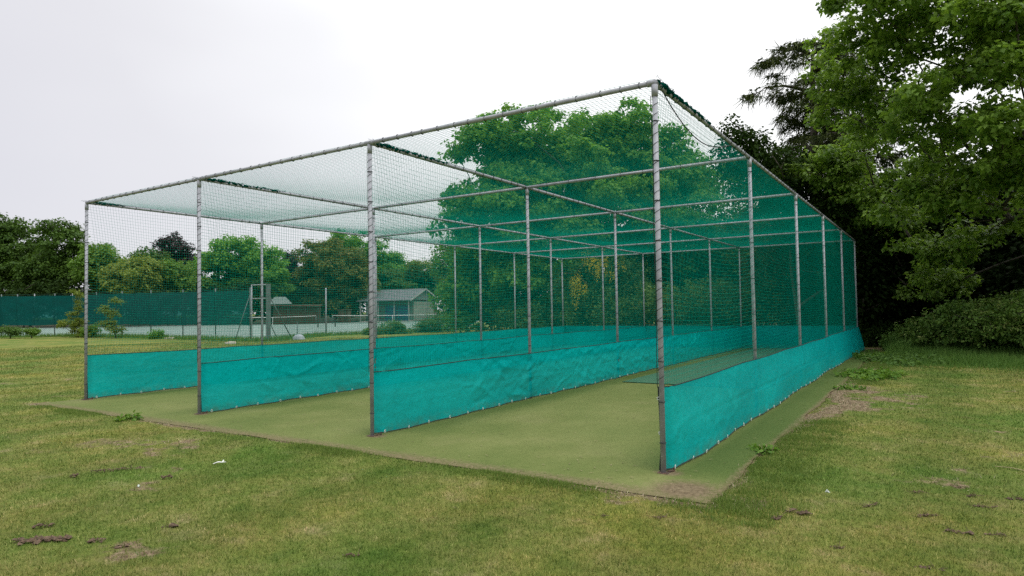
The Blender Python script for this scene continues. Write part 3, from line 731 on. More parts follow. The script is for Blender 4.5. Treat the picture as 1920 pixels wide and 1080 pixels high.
# ground screens
def folds(u, z, seed, n, amp, lo=0, hi_=18):
    r = np.random.RandomState(seed); o_ = np.zeros_like(u)
    for k in range(n):
        uc = r.uniform(lo, hi_); zc = r.uniform(.05, .75); ang = r.uniform(-.9, .9); L_ = r.uniform(.15, .6); wd = r.uniform(.012, .045)
        a_ = (u-uc)*math.cos(ang)+(z-zc)*math.sin(ang); c_ = -(u-uc)*math.sin(ang)+(z-zc)*math.cos(ang)
        c_ = c_+.06*np.sin(a_*6+k)
        o_ += amp*r.uniform(.3, 1)*r.choice([-1, 1])*np.exp(-(a_/L_)**2-(np.abs(c_)/wd)**1.3)
    return o_
def screen(i, nf, famp, flare, top=.79, lo=0, hi_=18):
    x0 = RX[i]
    u = np.arange(0, 18.3, .03); f_ = np.linspace(0, 1, 30); U, Fz = np.meshgrid(u, f_)
    topz = top-.012*np.abs(np.sin(U*1.1+i))+.02*(vnoise(U*.4, U*0, i)-.5)
    botz = .02+.012*np.abs(np.sin(U*3.4+i))
    zz_ = botz+(topz-botz)*Fz
    out = PR+.012+flare(U)*(1-Fz)**1.3+.03*(vnoise(U*.7, Fz*2, i+1)-.5)*np.sin(np.pi*np.clip(Fz, 0, 1))
    out = out+folds(U, zz_, 40+i, nf, famp, lo, hi_)
    out = out-.012*np.exp(-((zz_-.40-.03*(vnoise(U*.6, U*0, i+2)-.5))/.012)**2)*sstep(.2, 1, U)
    if i == 0: out = out+.02*np.sin(np.pi*Fz)
    s_ = 1
    Y_ = U-.03*(1-Fz)*0
    X_ = x0+s_*out
    # the front edge wraps round the post
    wrap = np.exp(-(U/.09)**2); X_ = X_-wrap*(2*PR+.03); Y_ = Y_+wrap*(PR+.012)
    V = np.stack([X_, Y_, zz_], -1)
    ny_, nx_ = U.shape; idx = np.arange(nx_*ny_).reshape(ny_, nx_)
    F = np.stack([idx[:-1, :-1].ravel(), idx[:-1, 1:].ravel(), idx[1:, 1:].ravel(), idx[1:, :-1].ravel()], 1)
    so_ = link('ground_screen', mesh_k('ground_screen', C(V.reshape(-1, 3)), F, smooth=True), MT['screen'], cage)
    for row, r_ in ((0, .0065), (-1, .0055)):
        b_ = MB(); b_.tube(V[row, ::4], r_, 5); b_.build('edge_rope', MT['cord'], so_)
    b_ = MB(); b_.tube([V[k, 0]+[-.004, 0, 0] for k in range(0, 30, 3)]+[V[-1, 0]], .009, 6); b_.build('edge_rope', MT['cord'], so_)
    return so_, V
clip_me = None
def clips(so_, V, n, first=.15, step=.42):
    global clip_me
    if clip_me is None:
        b_ = MB(); b_.tube([(.004, -.016, -.012), (.012, -.018, .012), (.012, -.006, .028), (.010, .01, .026), (.008, .018, .006), (.004, .014, -.016)], .0055, 6)
        b_.box((.006, 0, -.012), (.01, .035, .008))
        me = bpy.data.meshes.new('clip'); me.from_pydata(b_.v, [], b_.f); me.materials.append(MT['clip']); clip_me = me
    for k in range(n):
        y = first+k*step+.03*math.sin(k*2.3); c_ = min(int(y/.03), V.shape[1]-1); p = V[0, c_]+[.004, 0, .010]
        o_ = bpy.data.objects.new('clip', clip_me); COL.objects.link(o_); o_.parent = so_; o_.location = C([p])[0]; o_.rotation_euler = (0, .15*math.sin(k), .3*math.sin(k*1.7)); o_.scale = (.72, .72, .72)
zero = lambda U: .0*U
S0 = screen(0, 60, .012, lambda U: .05+.12*sstep(10, 18.2, U)+.02*np.sin(U*1.7)*sstep(0, 1, U)-.05*np.exp(-U/.4))
S1 = screen(1, 300, .027, lambda U: .02+.02*np.sin(U*1.3), lo=2.0, hi_=14)
S2 = screen(2, 90, .024, lambda U: .02+.02*np.sin(U*1.1+1), lo=1, hi_=9)
S3 = screen(3, 60, .012, lambda U: .02+.015*np.sin(U*1.9+2), top=.80)
clips(*S0, 30); clips(*S1, 20); clips(*S2, 10); clips(*S3, 6)
for (so_, V), zc in ((S0, (.36, .7)), (S1, (.38, .75)), (S2, (.4, .74)), (S3, (.43,))):
    for z in zc:
        o_ = bpy.data.objects.new('clip', clip_me); COL.objects.link(o_); o_.parent = so_; o_.location = C([V[int(z/.79*29), 0]+[-.008, -.02, 0]])[0]; o_.rotation_euler = (1.2, 0, 1.2); o_.scale = (.7, .7, .7)
# back screen
u = np.arange(-10.88, .05, .05); f_ = np.linspace(0, 1, 14); U, Fz = np.meshgrid(u, f_)
V = np.stack([U, 18.27+.05*(vnoise(U, Fz*2, 2)-.5)+.02*(1-Fz), .02+.8*Fz-.012*np.abs(np.sin(U*1.1))], -1)
idx = np.arange(V.shape[0]*V.shape[1]).reshape(V.shape[:2]); F = np.stack([idx[:-1, :-1].ravel(), idx[:-1, 1:].ravel(), idx[1:, 1:].ravel(), idx[1:, :-1].ravel()], 1)
so_ = link('ground_screen', mesh_k('ground_screen', C(V.reshape(-1, 3)), F, smooth=True), MT['screen'], cage)
b_ = MB(); b_.tube(V[-1, ::3], .006, 5); b_.build('edge_rope', MT['cord'], so_)
b_ = MB(); b_.tube(V[0, ::3], .006, 5); b_.build('edge_rope', MT['cord'], so_)

# ------------------------------------------------------------------ foliage
LEAF = {
 'quad': (np.array([(0, 0), (.5, .34), (1, 0), (.5, -.34)]), .12),
 'oval': (np.array([(0, 0), (.25, .26), (.7, .24), (1, 0), (.7, -.24), (.25, -.26)]), .15),
 'maple': (np.array([(0, 0), (.12, .34), (.34, .22), (.45, .52), (.62, .26), (1.0, 0), (.62, -.26), (.45, -.52), (.34, -.22), (.12, -.34)]), .18),
 'needle': (np.array([(0, .035), (1, .012), (1, -.012), (0, -.035)]), 0.0),
}
def leaves(name, P, Nn, A, size, rnd, kind, material, parent):
    tpl, fold = LEAF[kind]; n, k = len(P), len(tpl)
    Nn = Nn/(np.linalg.norm(Nn, axis=1)[:, None]+1e-9)
    A = A-Nn*(A*Nn).sum(1)[:, None]; A /= np.linalg.norm(A, axis=1)[:, None]+1e-9
    B = np.cross(Nn, A); s = size[:, None, None]
    V = P[:, None, :]+s*(tpl[None, :, 0, None]*A[:, None, :]+tpl[None, :, 1, None]*B[:, None, :]+fold*np.abs(tpl[None, :, 1, None])*Nn[:, None, :]-.12*(tpl[None, :, 0, None]**2)*np.array([0, 0, 1.0]))
    V = V.reshape(-1, 3); F = np.arange(n*k).reshape(n, k)
    return link(name, mesh_k(name, local(V, world_root(parent)), F, {'rnd': ('FACE', rnd)}), material, parent)
def cluster_leaves(r, CC, rc, per, size, up_=.8, out=.5, flat=.65, droop=.3, tone=.5):
    n = len(CC)*per; c = np.repeat(CC, per, 0); rcn = np.repeat(rc, per)[:, None]
    d = r.randn(n, 3); d /= np.linalg.norm(d, axis=1)[:, None]; q = r.rand(n)[:, None]**.45
    P = c+d*q*rcn*np.array([1, 1, flat])
    Nn = d*out+np.array([0, 0, up_])+r.randn(n, 3)*.55
    A = d*np.array([1, 1, .3])+r.randn(n, 3)*.5+np.array([0, 0, -droop])
    tn = np.repeat(r.rand(len(CC)), per)*tone+r.rand(n)*(1-tone)
    return P, Nn, A, size*(.65+.7*r.rand(n)), np.clip(tn, 0, 1)
def lobes_sample(r, lobes, n, shell=.35, low=-1.0):
    wts = np.array([l[1]*l[2]+l[1]*l[1] for l in lobes]); wts = wts/wts.sum(); pick = r.choice(len(lobes), n, p=wts)
    d = r.randn(n, 3); d /= np.linalg.norm(d, axis=1)[:, None]; q = r.rand(n)**shell; q = q*(1+.10*r.rand(n))
    c = np.array([l[0] for l in lobes])[pick]; rx_ = np.array([l[1] for l in lobes])[pick]; rz_ = np.array([l[2] for l in lobes])[pick]
    dz = np.where(d[:, 2] < low, low, d[:, 2])
    return c+np.stack([d[:, 0]*rx_*q, d[:, 1]*rx_*q, dz*rz_*q], 1)
def skeleton(r, base, fork, targets, r_tip=.012, step=1.0, sway=.12):
    nodes = [np.array(base, float)]; par = [-1]
    ht = np.linalg.norm(np.array(fork)-base); m_ = max(2, int(ht/1.2))
    for k in range(1, m_+1):
        t = k/m_; nodes.append(np.array(base)*(1-t)+np.array(fork)*t+r.randn(3)*[.06, .06, 0]*ht*.08); par.append(len(nodes)-2)
    plen = [0.0]
    for k in range(1, len(nodes)): plen.append(plen[-1]+np.linalg.norm(nodes[k]-nodes[k-1]))
    tg = sorted([t for t in targets], key=lambda t: np.linalg.norm(t-fork))
    first = max(1, m_//2)
    for t in tg:
        Nd = np.array(nodes[first:]); dd = np.linalg.norm(Nd-t, axis=1)+.35*np.array(plen[first:]); dd += np.where(Nd[:, 2] > t[2]+.5, 1.2*(Nd[:, 2]-t[2]), 0)
        k = int(np.argmin(dd))+first; a_ = nodes[k]; Ld = np.linalg.norm(t-a_); m2 = max(1, int(round(Ld/step))); pk = k
        for q in range(1, m2+1):
            u = q/m2; p = a_*(1-u)+t*u+np.array([0, 0, .12*Ld*math.sin(math.pi*u)])+(r.randn(3)*sway*step*.5 if q < m2 else 0)
            nodes.append(p); par.append(pk); plen.append(plen[pk]+np.linalg.norm(p-nodes[pk])); pk = len(nodes)-1
    cnt = np.zeros(len(nodes)); child = np.zeros(len(nodes), int)
    for k in range(1, len(nodes)): child[par[k]] += 1
    for k in range(len(nodes)-1, -1, -1):
        if child[k] == 0: cnt[k] = max(cnt[k], 1)
        if par[k] >= 0: cnt[par[k]] += cnt[k]
    return nodes, par, r_tip*np.maximum(cnt, 1)**.5
def build_wood(name, nodes, par, rad, parent, n=6, material=None, flare=1.25):
    V = []; F = []
    Nd = np.array(nodes); ang = np.arange(n)*2*np.pi/n
    for k in range(1, len(nodes)):
        a_, b_ = Nd[par[k]], Nd[k]; t = b_-a_; ln = np.linalg.norm(t)
        if ln < 1e-4: continue
        t /= ln; ref = np.array([0, 0, 1.0]) if abs(t[2]) < .9 else np.array([1.0, 0, 0]); x = np.cross(t, ref); x /= np.linalg.norm(x); y = np.cross(t, x)
        ra = min(rad[par[k]], rad[k]*1.5); 
        if par[k] == 0: ra = rad[0]*flare
        ring = np.cos(ang)[:, None]*x+np.sin(ang)[:, None]*y; m_ = len(V)*2*n
        V.append(np.concatenate([a_+ring*ra, b_+t*rad[k]*.3+ring*rad[k]])); F.append(np.array([(m_+i, m_+(i+1) % n, m_+n+(i+1) % n, m_+n+i) for i in range(n)]))
    V = np.concatenate(V); F = np.concatenate(F)
    return link(name, mesh_k(name, local(V, world_root(parent)), F, smooth=True), material or MT['bark'], parent)
def lobe(px, py, D, rpx, rzpx=None):
    return (atd(px, py, D), rpx*D/FPX, (rzpx or rpx)*D/FPX)
def clumps(r, lobes, n, rg, sub, shell, flat=.75):
    G = lobes_sample(r, lobes, n, shell); d = r.randn(n*sub, 3); d /= np.linalg.norm(d, axis=1)[:, None]; d[:, 2] = np.abs(d[:, 2])*1.2-.35
    return np.repeat(G, sub, 0)+d*rg*(.75+.35*r.rand(n*sub))[:, None]*np.array([1, 1, flat])
def tree(name, label, base, lobes, material, seed, ncl, rc, per, size, kind='quad', fork=None, ntarget=60, rtip=.02, cat='tree', group=None, shell=.35, up_=.8, out=.5, flat=.65, wood=None, tone=.5, parts=('crown', 'trunk'), group_r=0, sub=9):
    r = np.random.RandomState(seed); base = np.array(base, float)
    root = empty(name, base, label, cat, group)
    CC = clumps(r, lobes, ncl//sub, group_r, sub, shell) if group_r else lobes_sample(r, lobes, ncl, shell)
    CC[:, 2] = np.maximum(CC[:, 2], .15)
    rcs = rc*(.6+.8*r.rand(len(CC)))
    P, Nn, A, S, T = cluster_leaves(r, CC, rcs, per, size, up_, out, flat, .3, tone)
    k = P[:, 2] > .02
    leaves(parts[0], P[k], Nn[k], A[k], S[k], T[k], kind, material, root)
    if fork is None:
        cz = min(l[0][2]-l[2]*.5 for l in lobes); cz = max(cz, .4); cxy = np.mean([l[0] for l in lobes], axis=0)
        fork = np.array([base[0]*.6+cxy[0]*.4, base[1]*.6+cxy[1]*.4, cz])
    tg = CC[r.choice(len(CC), min(ntarget, len(CC)), replace=False)]
    nd, pr, rd = skeleton(r, base, fork, tg, rtip)
    build_wood(parts[1], nd, pr, rd, root, material=wood)
    return root

LM = {
 'maple': leafmat('maple_leaves', (.06, .18, .024), (.19, .38, .055), .45),
 'near': leafmat('sycamore_leaves', (.058, .125, .017), (.21, .34, .048), .45, .22, .5, (.26, .36, .09)),
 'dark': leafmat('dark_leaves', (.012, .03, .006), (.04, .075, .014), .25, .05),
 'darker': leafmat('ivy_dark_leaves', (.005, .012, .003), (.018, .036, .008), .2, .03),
 'mid': leafmat('mid_leaves', (.03, .075, .012), (.09, .165, .025), .35),
 'fresh': leafmat('fresh_leaves', (.05, .13, .018), (.16, .27, .04), .4),
 'yellowish': leafmat('yellow_green_leaves', (.08, .14, .02), (.24, .29, .05), .4),
 'olive': leafmat('olive_leaves', (.05, .085, .018), (.15, .17, .035), .35, tip=(.26, .19, .06)),
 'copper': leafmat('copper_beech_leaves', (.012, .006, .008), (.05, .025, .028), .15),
 'cedar': leafmat('cedar_needles', (.016, .032, .012), (.09, .115, .025), .2),
 'bramble': leafmat('bramble_leaves', (.032, .08, .015), (.12, .21, .038), .35, tip=(.32, .36, .12)),
 'shrub': leafmat('shrub_leaves', (.04, .09, .02), (.12, .22, .045), .35),
 'laburnum': leafmat('laburnum_leaves', (.03, .07, .015), (.08, .15, .03), .35),
 'yellow': leafmat('yellow_flowers', (.55, .45, .02), (.75, .62, .04), .3),
}

# big maple behind the cage
D = 36
tree('maple_tree', 'big green maple rising behind the middle of the cage', gnd(1085, D),
     [lobe(930, 300, D, 70, 75), lobe(1000, 270, D, 85, 70), lobe(1120, 260, D+1, 75, 60), lobe(1180, 265, D, 70, 65), lobe(1230, 310, D, 85, 70), lobe(1300, 350, D+1, 60, 55), lobe(880, 390, D, 60, 70),
      lobe(960, 400, D-1, 110, 90), lobe(1090, 400, D-2, 130, 110), lobe(1220, 420, D-1, 110, 90), lobe(900, 500, D, 75, 80), lobe(1020, 520, D-1, 120, 80), lobe(1180, 520, D, 130, 80), lobe(870, 570, D, 45, 55), lobe(1010, 215, D, 20, 25), lobe(932, 225, D, 14, 18), lobe(1110, 215, D, 16, 18), lobe(1050, 340, D+1, 110, 80), lobe(1180, 350, D+1, 100, 70), lobe(950, 470, D+1, 90, 60)],
     LM['maple'], 1, 6200, .42, 30, .17, 'maple', fork=gnd(1085, D)+[0, 0, 3.0], ntarget=160, rtip=.022, shell=.45, group_r=.85, sub=12, out=.9, up_=.7, tone=.35)
# trees flanking it
D = 40
tree('tree', 'green tree filling the gap right of the big maple, behind the netting', gnd(1380, D), [lobe(1330, 420, D, 90, 100), lobe(1430, 470, D, 100, 100), lobe(1340, 540, D, 100, 70)], LM['mid'], 2, 700, .8, 45, .2, 'quad', group='trees behind the cage')
tree('tree', 'leafy tree at the left foot of the big maple beside the pavilion', gnd(850, 52), [lobe(850, 490, 52, 38, 45), lobe(862, 560, 52, 40, 40)], LM['fresh'], 3, 260, .8, 45, .2, 'quad', group='trees behind the cage')
# laburnum with yellow flowers
D = 31
rt_ = tree('laburnum_tree', 'small laburnum with hanging yellow flowers seen through the back netting', gnd(1140, D), [lobe(1130, 500, D, 55, 50), lobe(1090, 545, D, 55, 45), lobe(1180, 540, D, 50, 50)], LM['laburnum'], 4, 260, .45, 40, .12, 'oval')
r = np.random.RandomState(5); n = 34; c = np.stack([atd(px, py, D-1.9) for px, py in zip(np.concatenate([r.normal(1125, 18, 20), r.normal(1085, 12, 14)]), np.concatenate([r.normal(495, 14, 20), r.normal(535, 16, 14)]))])
P = np.repeat(c, 40, 0)+r.randn(n*40, 3)*[.07, .07, .16]; leaves('flowers', P, r.randn(len(P), 3), r.randn(len(P), 3), np.full(len(P), .05), r.rand(len(P)), 'oval', LM['yellow'], rt_)
# shrubs behind the back screen
for k, (px, py, rp, rz, D, m_, lab) in enumerate([
    (1000, 600, 70, 38, 33, 'shrub', 'low green shrub under the left half of the maple'), (1120, 578, 80, 45, 30.5, 'shrub', 'rounded shrub below the yellow laburnum flowers'),
    (1225, 575, 75, 45, 30, 'bramble', 'bushy bramble thicket behind the middle of the back screen'), (1330, 575, 75, 50, 28.5, 'shrub', 'light green thicket behind the right lane of the cage'),
    (1440, 570, 70, 55, 28, 'bramble', 'dull green thicket behind the right end of the back screen'), (1530, 560, 70, 60, 29, 'shrub', 'dark thicket behind the back right corner of the cage')]):
    tree('shrub', lab, gnd(px, D), [lobe(px, py, D, rp, rz), lobe(px+rp*.5, py+18, D-.5, rp*.6, rz*.6)], LM[m_], 20+k, 330, .36, 40, .10, 'oval', cat='shrub', group='shrubs behind the cage', parts=('foliage', 'stems'), ntarget=30, rtip=.01)
for k, (px, py, rp, rz, D, m_, lab) in enumerate([
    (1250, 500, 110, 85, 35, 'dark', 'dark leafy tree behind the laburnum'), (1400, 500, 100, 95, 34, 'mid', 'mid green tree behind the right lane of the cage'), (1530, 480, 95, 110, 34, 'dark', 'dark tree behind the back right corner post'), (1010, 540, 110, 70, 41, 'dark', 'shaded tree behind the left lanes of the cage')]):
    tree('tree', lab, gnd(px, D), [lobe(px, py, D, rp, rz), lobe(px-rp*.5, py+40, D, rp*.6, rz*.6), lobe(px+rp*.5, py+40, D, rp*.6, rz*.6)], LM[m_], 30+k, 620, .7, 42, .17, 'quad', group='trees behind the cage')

# right side: near sycamore, its trunk just outside the frame
D = 17
tb = gnd(2110, D)
tree('sycamore_tree', 'large near sycamore whose branches fill the upper right', tb,
     [lobe(1650, 60, D+2, 110, 90), lobe(1790, 70, D, 150, 110), lobe(1900, 90, D-1, 160, 120), lobe(1620, 190, D+3, 100, 80), lobe(1720, 220, D+1, 140, 100), lobe(1860, 240, D-1, 160, 110), lobe(1570, 300, D+6, 90, 60),
      lobe(1490, 350, D+9, 70, 40), lobe(1640, 350, D+5, 110, 75), lobe(1790, 370, D+1, 140, 75), lobe(1930, 330, D-1, 120, 60), lobe(1600, 415, D+9, 70, 40), lobe(1740, 470, D+3, 90, 45), lobe(1690, -60, D, 150, 90), lobe(1900, -90, D, 220, 120), lobe(2150, 60, D, 260, 260), lobe(2150, 320, D+1, 200, 90),
      lobe(1780, 530, D+4, 55, 28), lobe(1690, 430, D+6, 60, 45), lobe(1640, 480, D+8, 45, 28), lobe(1700, 545, D+6, 40, 22), lobe(1900, 440, D+2, 70, 40)],
     LM['near'], 7, 3200, .27, 32, .125, 'maple', fork=tb+[0, 0, 5.0], ntarget=320, rtip=.012, shell=.6, flat=.6, up_=1.0, out=.7, tone=.5, group_r=.62, sub=9)
# cedar
def cedar():
    D = 27; base = gnd(1535, D); root = empty('cedar_tree', base, 'dark cedar with drooping tiered branches behind the sycamore', 'tree')
    r = np.random.RandomState(9); top = atd(1535, 66, D)[2]; rr = np.array([rt[0], rt[1], 0]); rr /= np.linalg.norm(rr)
    nodes = [base]; par = [-1]
    for z in np.arange(.8, top, .8): nodes.append(np.array([base[0]+.1*r.randn()*.3, base[1], z])); par.append(len(nodes)-2)
    nt_ = len(nodes); P = []; A = []; rad = [0]*nt_
    for k in range(nt_): rad[k] = .32*(1-nodes[k][2]/(top+1))+.03
    z = 3.0
    while z < top-.3:
        f_ = (z-3)/(top-3); Lb = min(3.2, 5.6*(1-f_)**.6+.5)
        for q in range(5):
            a_ = r.rand()*6.28; L2 = Lb*(.7+.4*r.rand()); d = np.array([math.cos(a_), math.sin(a_), 0])
            k = int(np.argmin([abs(nodes[i][2]-z) for i in range(nt_)])); pk = k; p = nodes[k].copy(); m_ = max(3, int(L2/.6))
            for s_ in range(1, m_+1):
                u = s_/m_; p2 = nodes[k]+d*L2*u+np.array([0, 0, .9*math.sin(u*2.2)*.6-.9*u*u])+r.randn(3)*.06
                nodes.append(p2); par.append(pk); rad.append(.07*(1-u)+.012); pk = len(nodes)-1
                sd_ = np.cross(d, [0, 0, 1]); nsp = 14
                for h_ in range(nsp):
                    w_ = r.uniform(-1, 1)*(.35+1.0*math.sin(math.pi*min(u+.05, 1))*.9); q0 = p2+sd_*w_+d*r.uniform(-.3, .3)+np.array([0, 0, -.12*abs(w_)])
                    for g_ in range(9):
                        P.append(q0+r.randn(3)*[.1, .1, .04]); A.append(d*.5+sd_*np.sign(w_)*.5+r.randn(3)*.35+np.array([0, 0, -.75]))
        z += r.uniform(.55, .8)
    P = np.array(P); A = np.array(A); n = len(P)
    leaves('needle_sprays', P, r.randn(n, 3), A, r.uniform(.22, .5, n), r.rand(n), 'needle', LM['cedar'], root)
    LEAFP = P[r.rand(n) < .5]; m_ = len(LEAFP)
    leaves('needle_tufts', LEAFP, r.randn(m_, 3)*.4+[0, 0, 1], r.randn(m_, 3), r.uniform(.10, .2, m_), r.rand(m_)*.8, 'quad', LM['cedar'], root)
    build_wood('trunk', nodes, par, rad, root)
cedar()
D = 24
tree('tree', 'scrubby dark tree at the corner between cage roof and cedar', gnd(1500, D), [lobe(1390, 285, D, 45, 40), lobe(1440, 330, D, 70, 55), lobe(1520, 400, D, 80, 70), lobe(1372, 245, D, 14, 25), lobe(1560, 470, D, 70, 70)], LM['dark'], 40, 560, .40, 40, .13, 'oval', group='trees on the right', ntarget=90, rtip=.012)
# dark wood on the right
for k, (px, py, rp, rz, D, lab) in enumerate([
    (1640, 470, 100, 150, 25, 'dark holly tree right beside the back corner of the cage'), (1760, 430, 120, 170, 26, 'dark evergreen left of the bramble bank, under the sycamore'), (1890, 440, 130, 180, 24, 'dark evergreen behind the bramble bank at the right edge'),
    (2040, 420, 140, 200, 22, 'dark evergreen added just outside the right edge for its shade'), (1700, 420, 130, 90, 30, 'tall dark tree high up behind the sycamore, left'), (1850, 400, 140, 110, 31, 'tall dark tree high up behind the sycamore, right'),  # the evergreen past the right edge is added to shade the wood
    (1580, 520, 70, 90, 27, 'dense low evergreen behind the last side post'), (2000, 540, 160, 120, 27, 'ivy covered thicket at far right')]):
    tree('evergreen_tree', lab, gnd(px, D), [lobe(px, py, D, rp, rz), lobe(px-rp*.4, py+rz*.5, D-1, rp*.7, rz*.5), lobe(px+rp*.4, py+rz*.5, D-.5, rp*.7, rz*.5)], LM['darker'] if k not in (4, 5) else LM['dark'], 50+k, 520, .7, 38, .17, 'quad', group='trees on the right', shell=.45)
# bramble bank
for k, (px, py, rp, rz, D, m_, lab) in enumerate([
    (1890, 606, 115, 44, 18.2, 'bramble', 'bramble thicket on the bank at the right edge of the picture'), (1790, 628, 70, 32, 19.5, 'bramble', 'lower bramble bush at the left end of the bank'), (1650, 628, 48, 18, 23.5, 'dark', 'small dark bush beside the back corner of the cage'),
    (2010, 600, 110, 60, 18, 'bramble', 'bramble thicket beyond the right edge'), (1740, 640, 60, 20, 20.5, 'shrub', 'low nettle patch between the small bush and the brambles')]):
    tree('bramble_bush', lab, gnd(px, D), [lobe(px, py, D, rp, rz), lobe(px+rp*.45, py+10, D-.6, rp*.55, rz*.7), lobe(px-rp*.5, py+14, D-.3, rp*.5, rz*.55)], LM[m_], 60+k, 1100 if rp > 90 else 640, .17, 22, .08, 'oval', cat='bush', group='brambles on the bank', parts=('foliage', 'stems'), ntarget=60, rtip=.006, shell=.3, group_r=.42, sub=5)

# background trees beyond the courts
BT = [
 ('broadleaf_tree', 'tall dark tree at the left edge beyond the fence', 98, [(-30, 480, 70, 70), (10, 460, 55, 60), (30, 510, 50, 45), (5, 430, 30, 25)], 'mid', 480),
 ('broadleaf_tree', 'green tree with pointed top, second from the left edge', 96, [(100, 470, 45, 48), (90, 510, 55, 40), (135, 500, 35, 35), (118, 440, 22, 20)], 'mid', 420),
 ('broadleaf_tree', 'dark low tree filling the gap between the two leftmost trees', 104, [(55, 520, 40, 30), (60, 480, 30, 40)], 'dark', 200),
 ('broadleaf_tree', 'light green tree directly right of the leftmost front post', 92, [(190, 505, 38, 38), (180, 480, 20, 22), (215, 530, 40, 25)], 'fresh', 300),
 ('broadleaf_tree', 'yellow green bushy tree above the windbreak', 88, [(255, 520, 45, 28), (300, 528, 35, 22), (230, 500, 20, 18)], 'yellowish', 300),
 ('broadleaf_tree', 'rounded green tree partly in front of the copper beech', 100, [(280, 500, 30, 30), (290, 520, 40, 30)], 'mid', 260),
 ('copper_beech', 'dark purple copper beech with domed crown', 112, [(325, 485, 38, 38), (345, 510, 35, 35), (310, 515, 45, 35)], 'copper', 420),
 ('broadleaf_tree', 'slim fresh green tree in front of the copper beech', 90, [(335, 510, 18, 22), (340, 530, 30, 20), (365, 535, 20, 14)], 'fresh', 200),
 ('broadleaf_tree', 'large round bright green tree between the left posts', 95, [(440, 495, 55, 50), (415, 515, 40, 42), (490, 510, 48, 42), (520, 530, 30, 35)], 'maple', 650),
 ('copper_beech', 'small copper beech top peeping between green and olive trees', 115, [(540, 500, 18, 32), (552, 530, 22, 25)], 'copper', 160),
 ('broadleaf_tree', 'broad olive brown tree left of the pavilion', 98, [(625, 500, 60, 52), (600, 530, 40, 40), (660, 530, 38, 42), (625, 555, 60, 30)], 'olive', 700),
 ('broadleaf_tree', 'tall green tree standing behind the olive tree', 118, [(650, 465, 40, 32), (700, 490, 45, 42), (735, 515, 35, 35)], 'maple', 480),
 ('broadleaf_tree', 'pale sparse tree behind the pavilion roof', 120, [(785, 495, 28, 25), (800, 520, 30, 22)], 'yellowish', 110),
 ('broadleaf_tree', 'dark blue green tree behind the right end of the pavilion', 112, [(795, 535, 38, 30), (760, 540, 40, 25)], 'dark', 260),
 ('broadleaf_tree', 'green shrubby tree directly behind the pavilion roof', 106, [(720, 535, 50, 28), (690, 545, 40, 25)], 'mid', 260),
 ('broadleaf_tree', 'dark shady tree behind the timber shelter', 100, [(545, 565, 45, 30), (590, 575, 40, 28), (500, 570, 35, 28)], 'dark', 300),
]
for k, (nm, lab, D, ls, m_, n) in enumerate(BT):
    tree(nm, lab, gnd(np.mean([l[0] for l in ls]), D), [lobe(a_, b_, D+(i % 2)*1.5, c_, d_) for i, (a_, b_, c_, d_) in enumerate(ls)], LM[m_], 100+k, int(n*2.2), .75, 28, .36, 'quad', group_r=1.15, sub=8, out=.8, tone=.4, group='trees beyond the courts', ntarget=50, rtip=.04)
# hedge along the far side of the courts
for k, (pa, pb, D, lab) in enumerate([(-60, 150, 90, 'dark hedge left of the leftmost front post, behind the windbreak'), (150, 480, 90, 'dark hedge between the gateway and the leftmost front post, behind the windbreak'), (480, 680, 98, 'dark hedge behind the tennis nets'), (850, 960, 50, 'dark hedge right of the pavilion')]):
    ls = [lobe(px, 566-(px*.016)+8*math.sin(px*.05), D, 24, 34) for px in np.arange(pa+15, pb, 24)]
    tree('hedge', lab, gnd((pa+pb)/2, D), ls, LM['dark'], 140+k, int((pb-pa)*2.2), .8, 36, .34, 'quad', cat='hedge', parts=('foliage', 'stems'), ntarget=40, rtip=.02)
# fence-side saplings and bushes
def sap(lab, px, D, ls, m_, seed, n, size=.10, rc=.24, nm='sapling'):
    tree(nm, lab, gnd(px, D), [lobe(a_, b_, D-.3, c_, d_) for a_, b_, c_, d_ in ls], LM[m_], seed, n, rc, 30, size, 'oval', cat='sapling' if nm == 'sapling' else 'bush', parts=('foliage', 'stems'), ntarget=40, rtip=.008, shell=.5)
sap('spindly sapling in front of the windbreak, left of the leftmost front post', 148, 47, [(137, 545, 6, 8), (149, 552, 6, 8), (146, 575, 6, 18), (135, 590, 9, 6), (143, 605, 14, 10), (118, 607, 10, 5), (148, 622, 12, 9)], 'yellowish', 160, 110)
sap('straggly sapling in front of the windbreak, right of the leftmost front post', 218, 44, [(220, 562, 12, 5), (195, 578, 9, 6), (210, 588, 14, 7), (205, 605, 14, 5), (215, 617, 16, 7)], 'yellowish', 161, 85)
sap('low leafy growth at the base of the spindly sapling', 172, 46, [(172, 617, 15, 8), (165, 625, 12, 6)], 'fresh', 162, 60, nm='bush')
sap('small round dark green bush by the fence', 292, 41.5, [(293, 627, 11, 9)], 'maple', 163, 60, nm='bush')
sap('weedy bush at the left edge by the fence', 20, 47, [(14, 619, 24, 5), (30, 624, 12, 5)], 'shrub', 164, 80, nm='bush')
sap('weedy bush beside the white plank at the fence', 60, 47, [(60, 621, 12, 5)], 'fresh', 165, 50, nm='bush')
for k, (px, D, ls, lab) in enumerate([(740, 44, [(737, 614, 24, 13), (745, 622, 26, 8)], 'dark green bush at the fence below the pavilion'), (820, 46, [(815, 605, 30, 15), (795, 614, 24, 9), (845, 600, 22, 18)], 'larger dark green bush at the fence right of the pavilion'),
        (700, 43, [(700, 623, 14, 6)], 'small weedy tuft of bush behind the second front post')]):
    sap(lab, px, D, ls, 'shrub', 170+k, 160, .11, .3, 'bush')

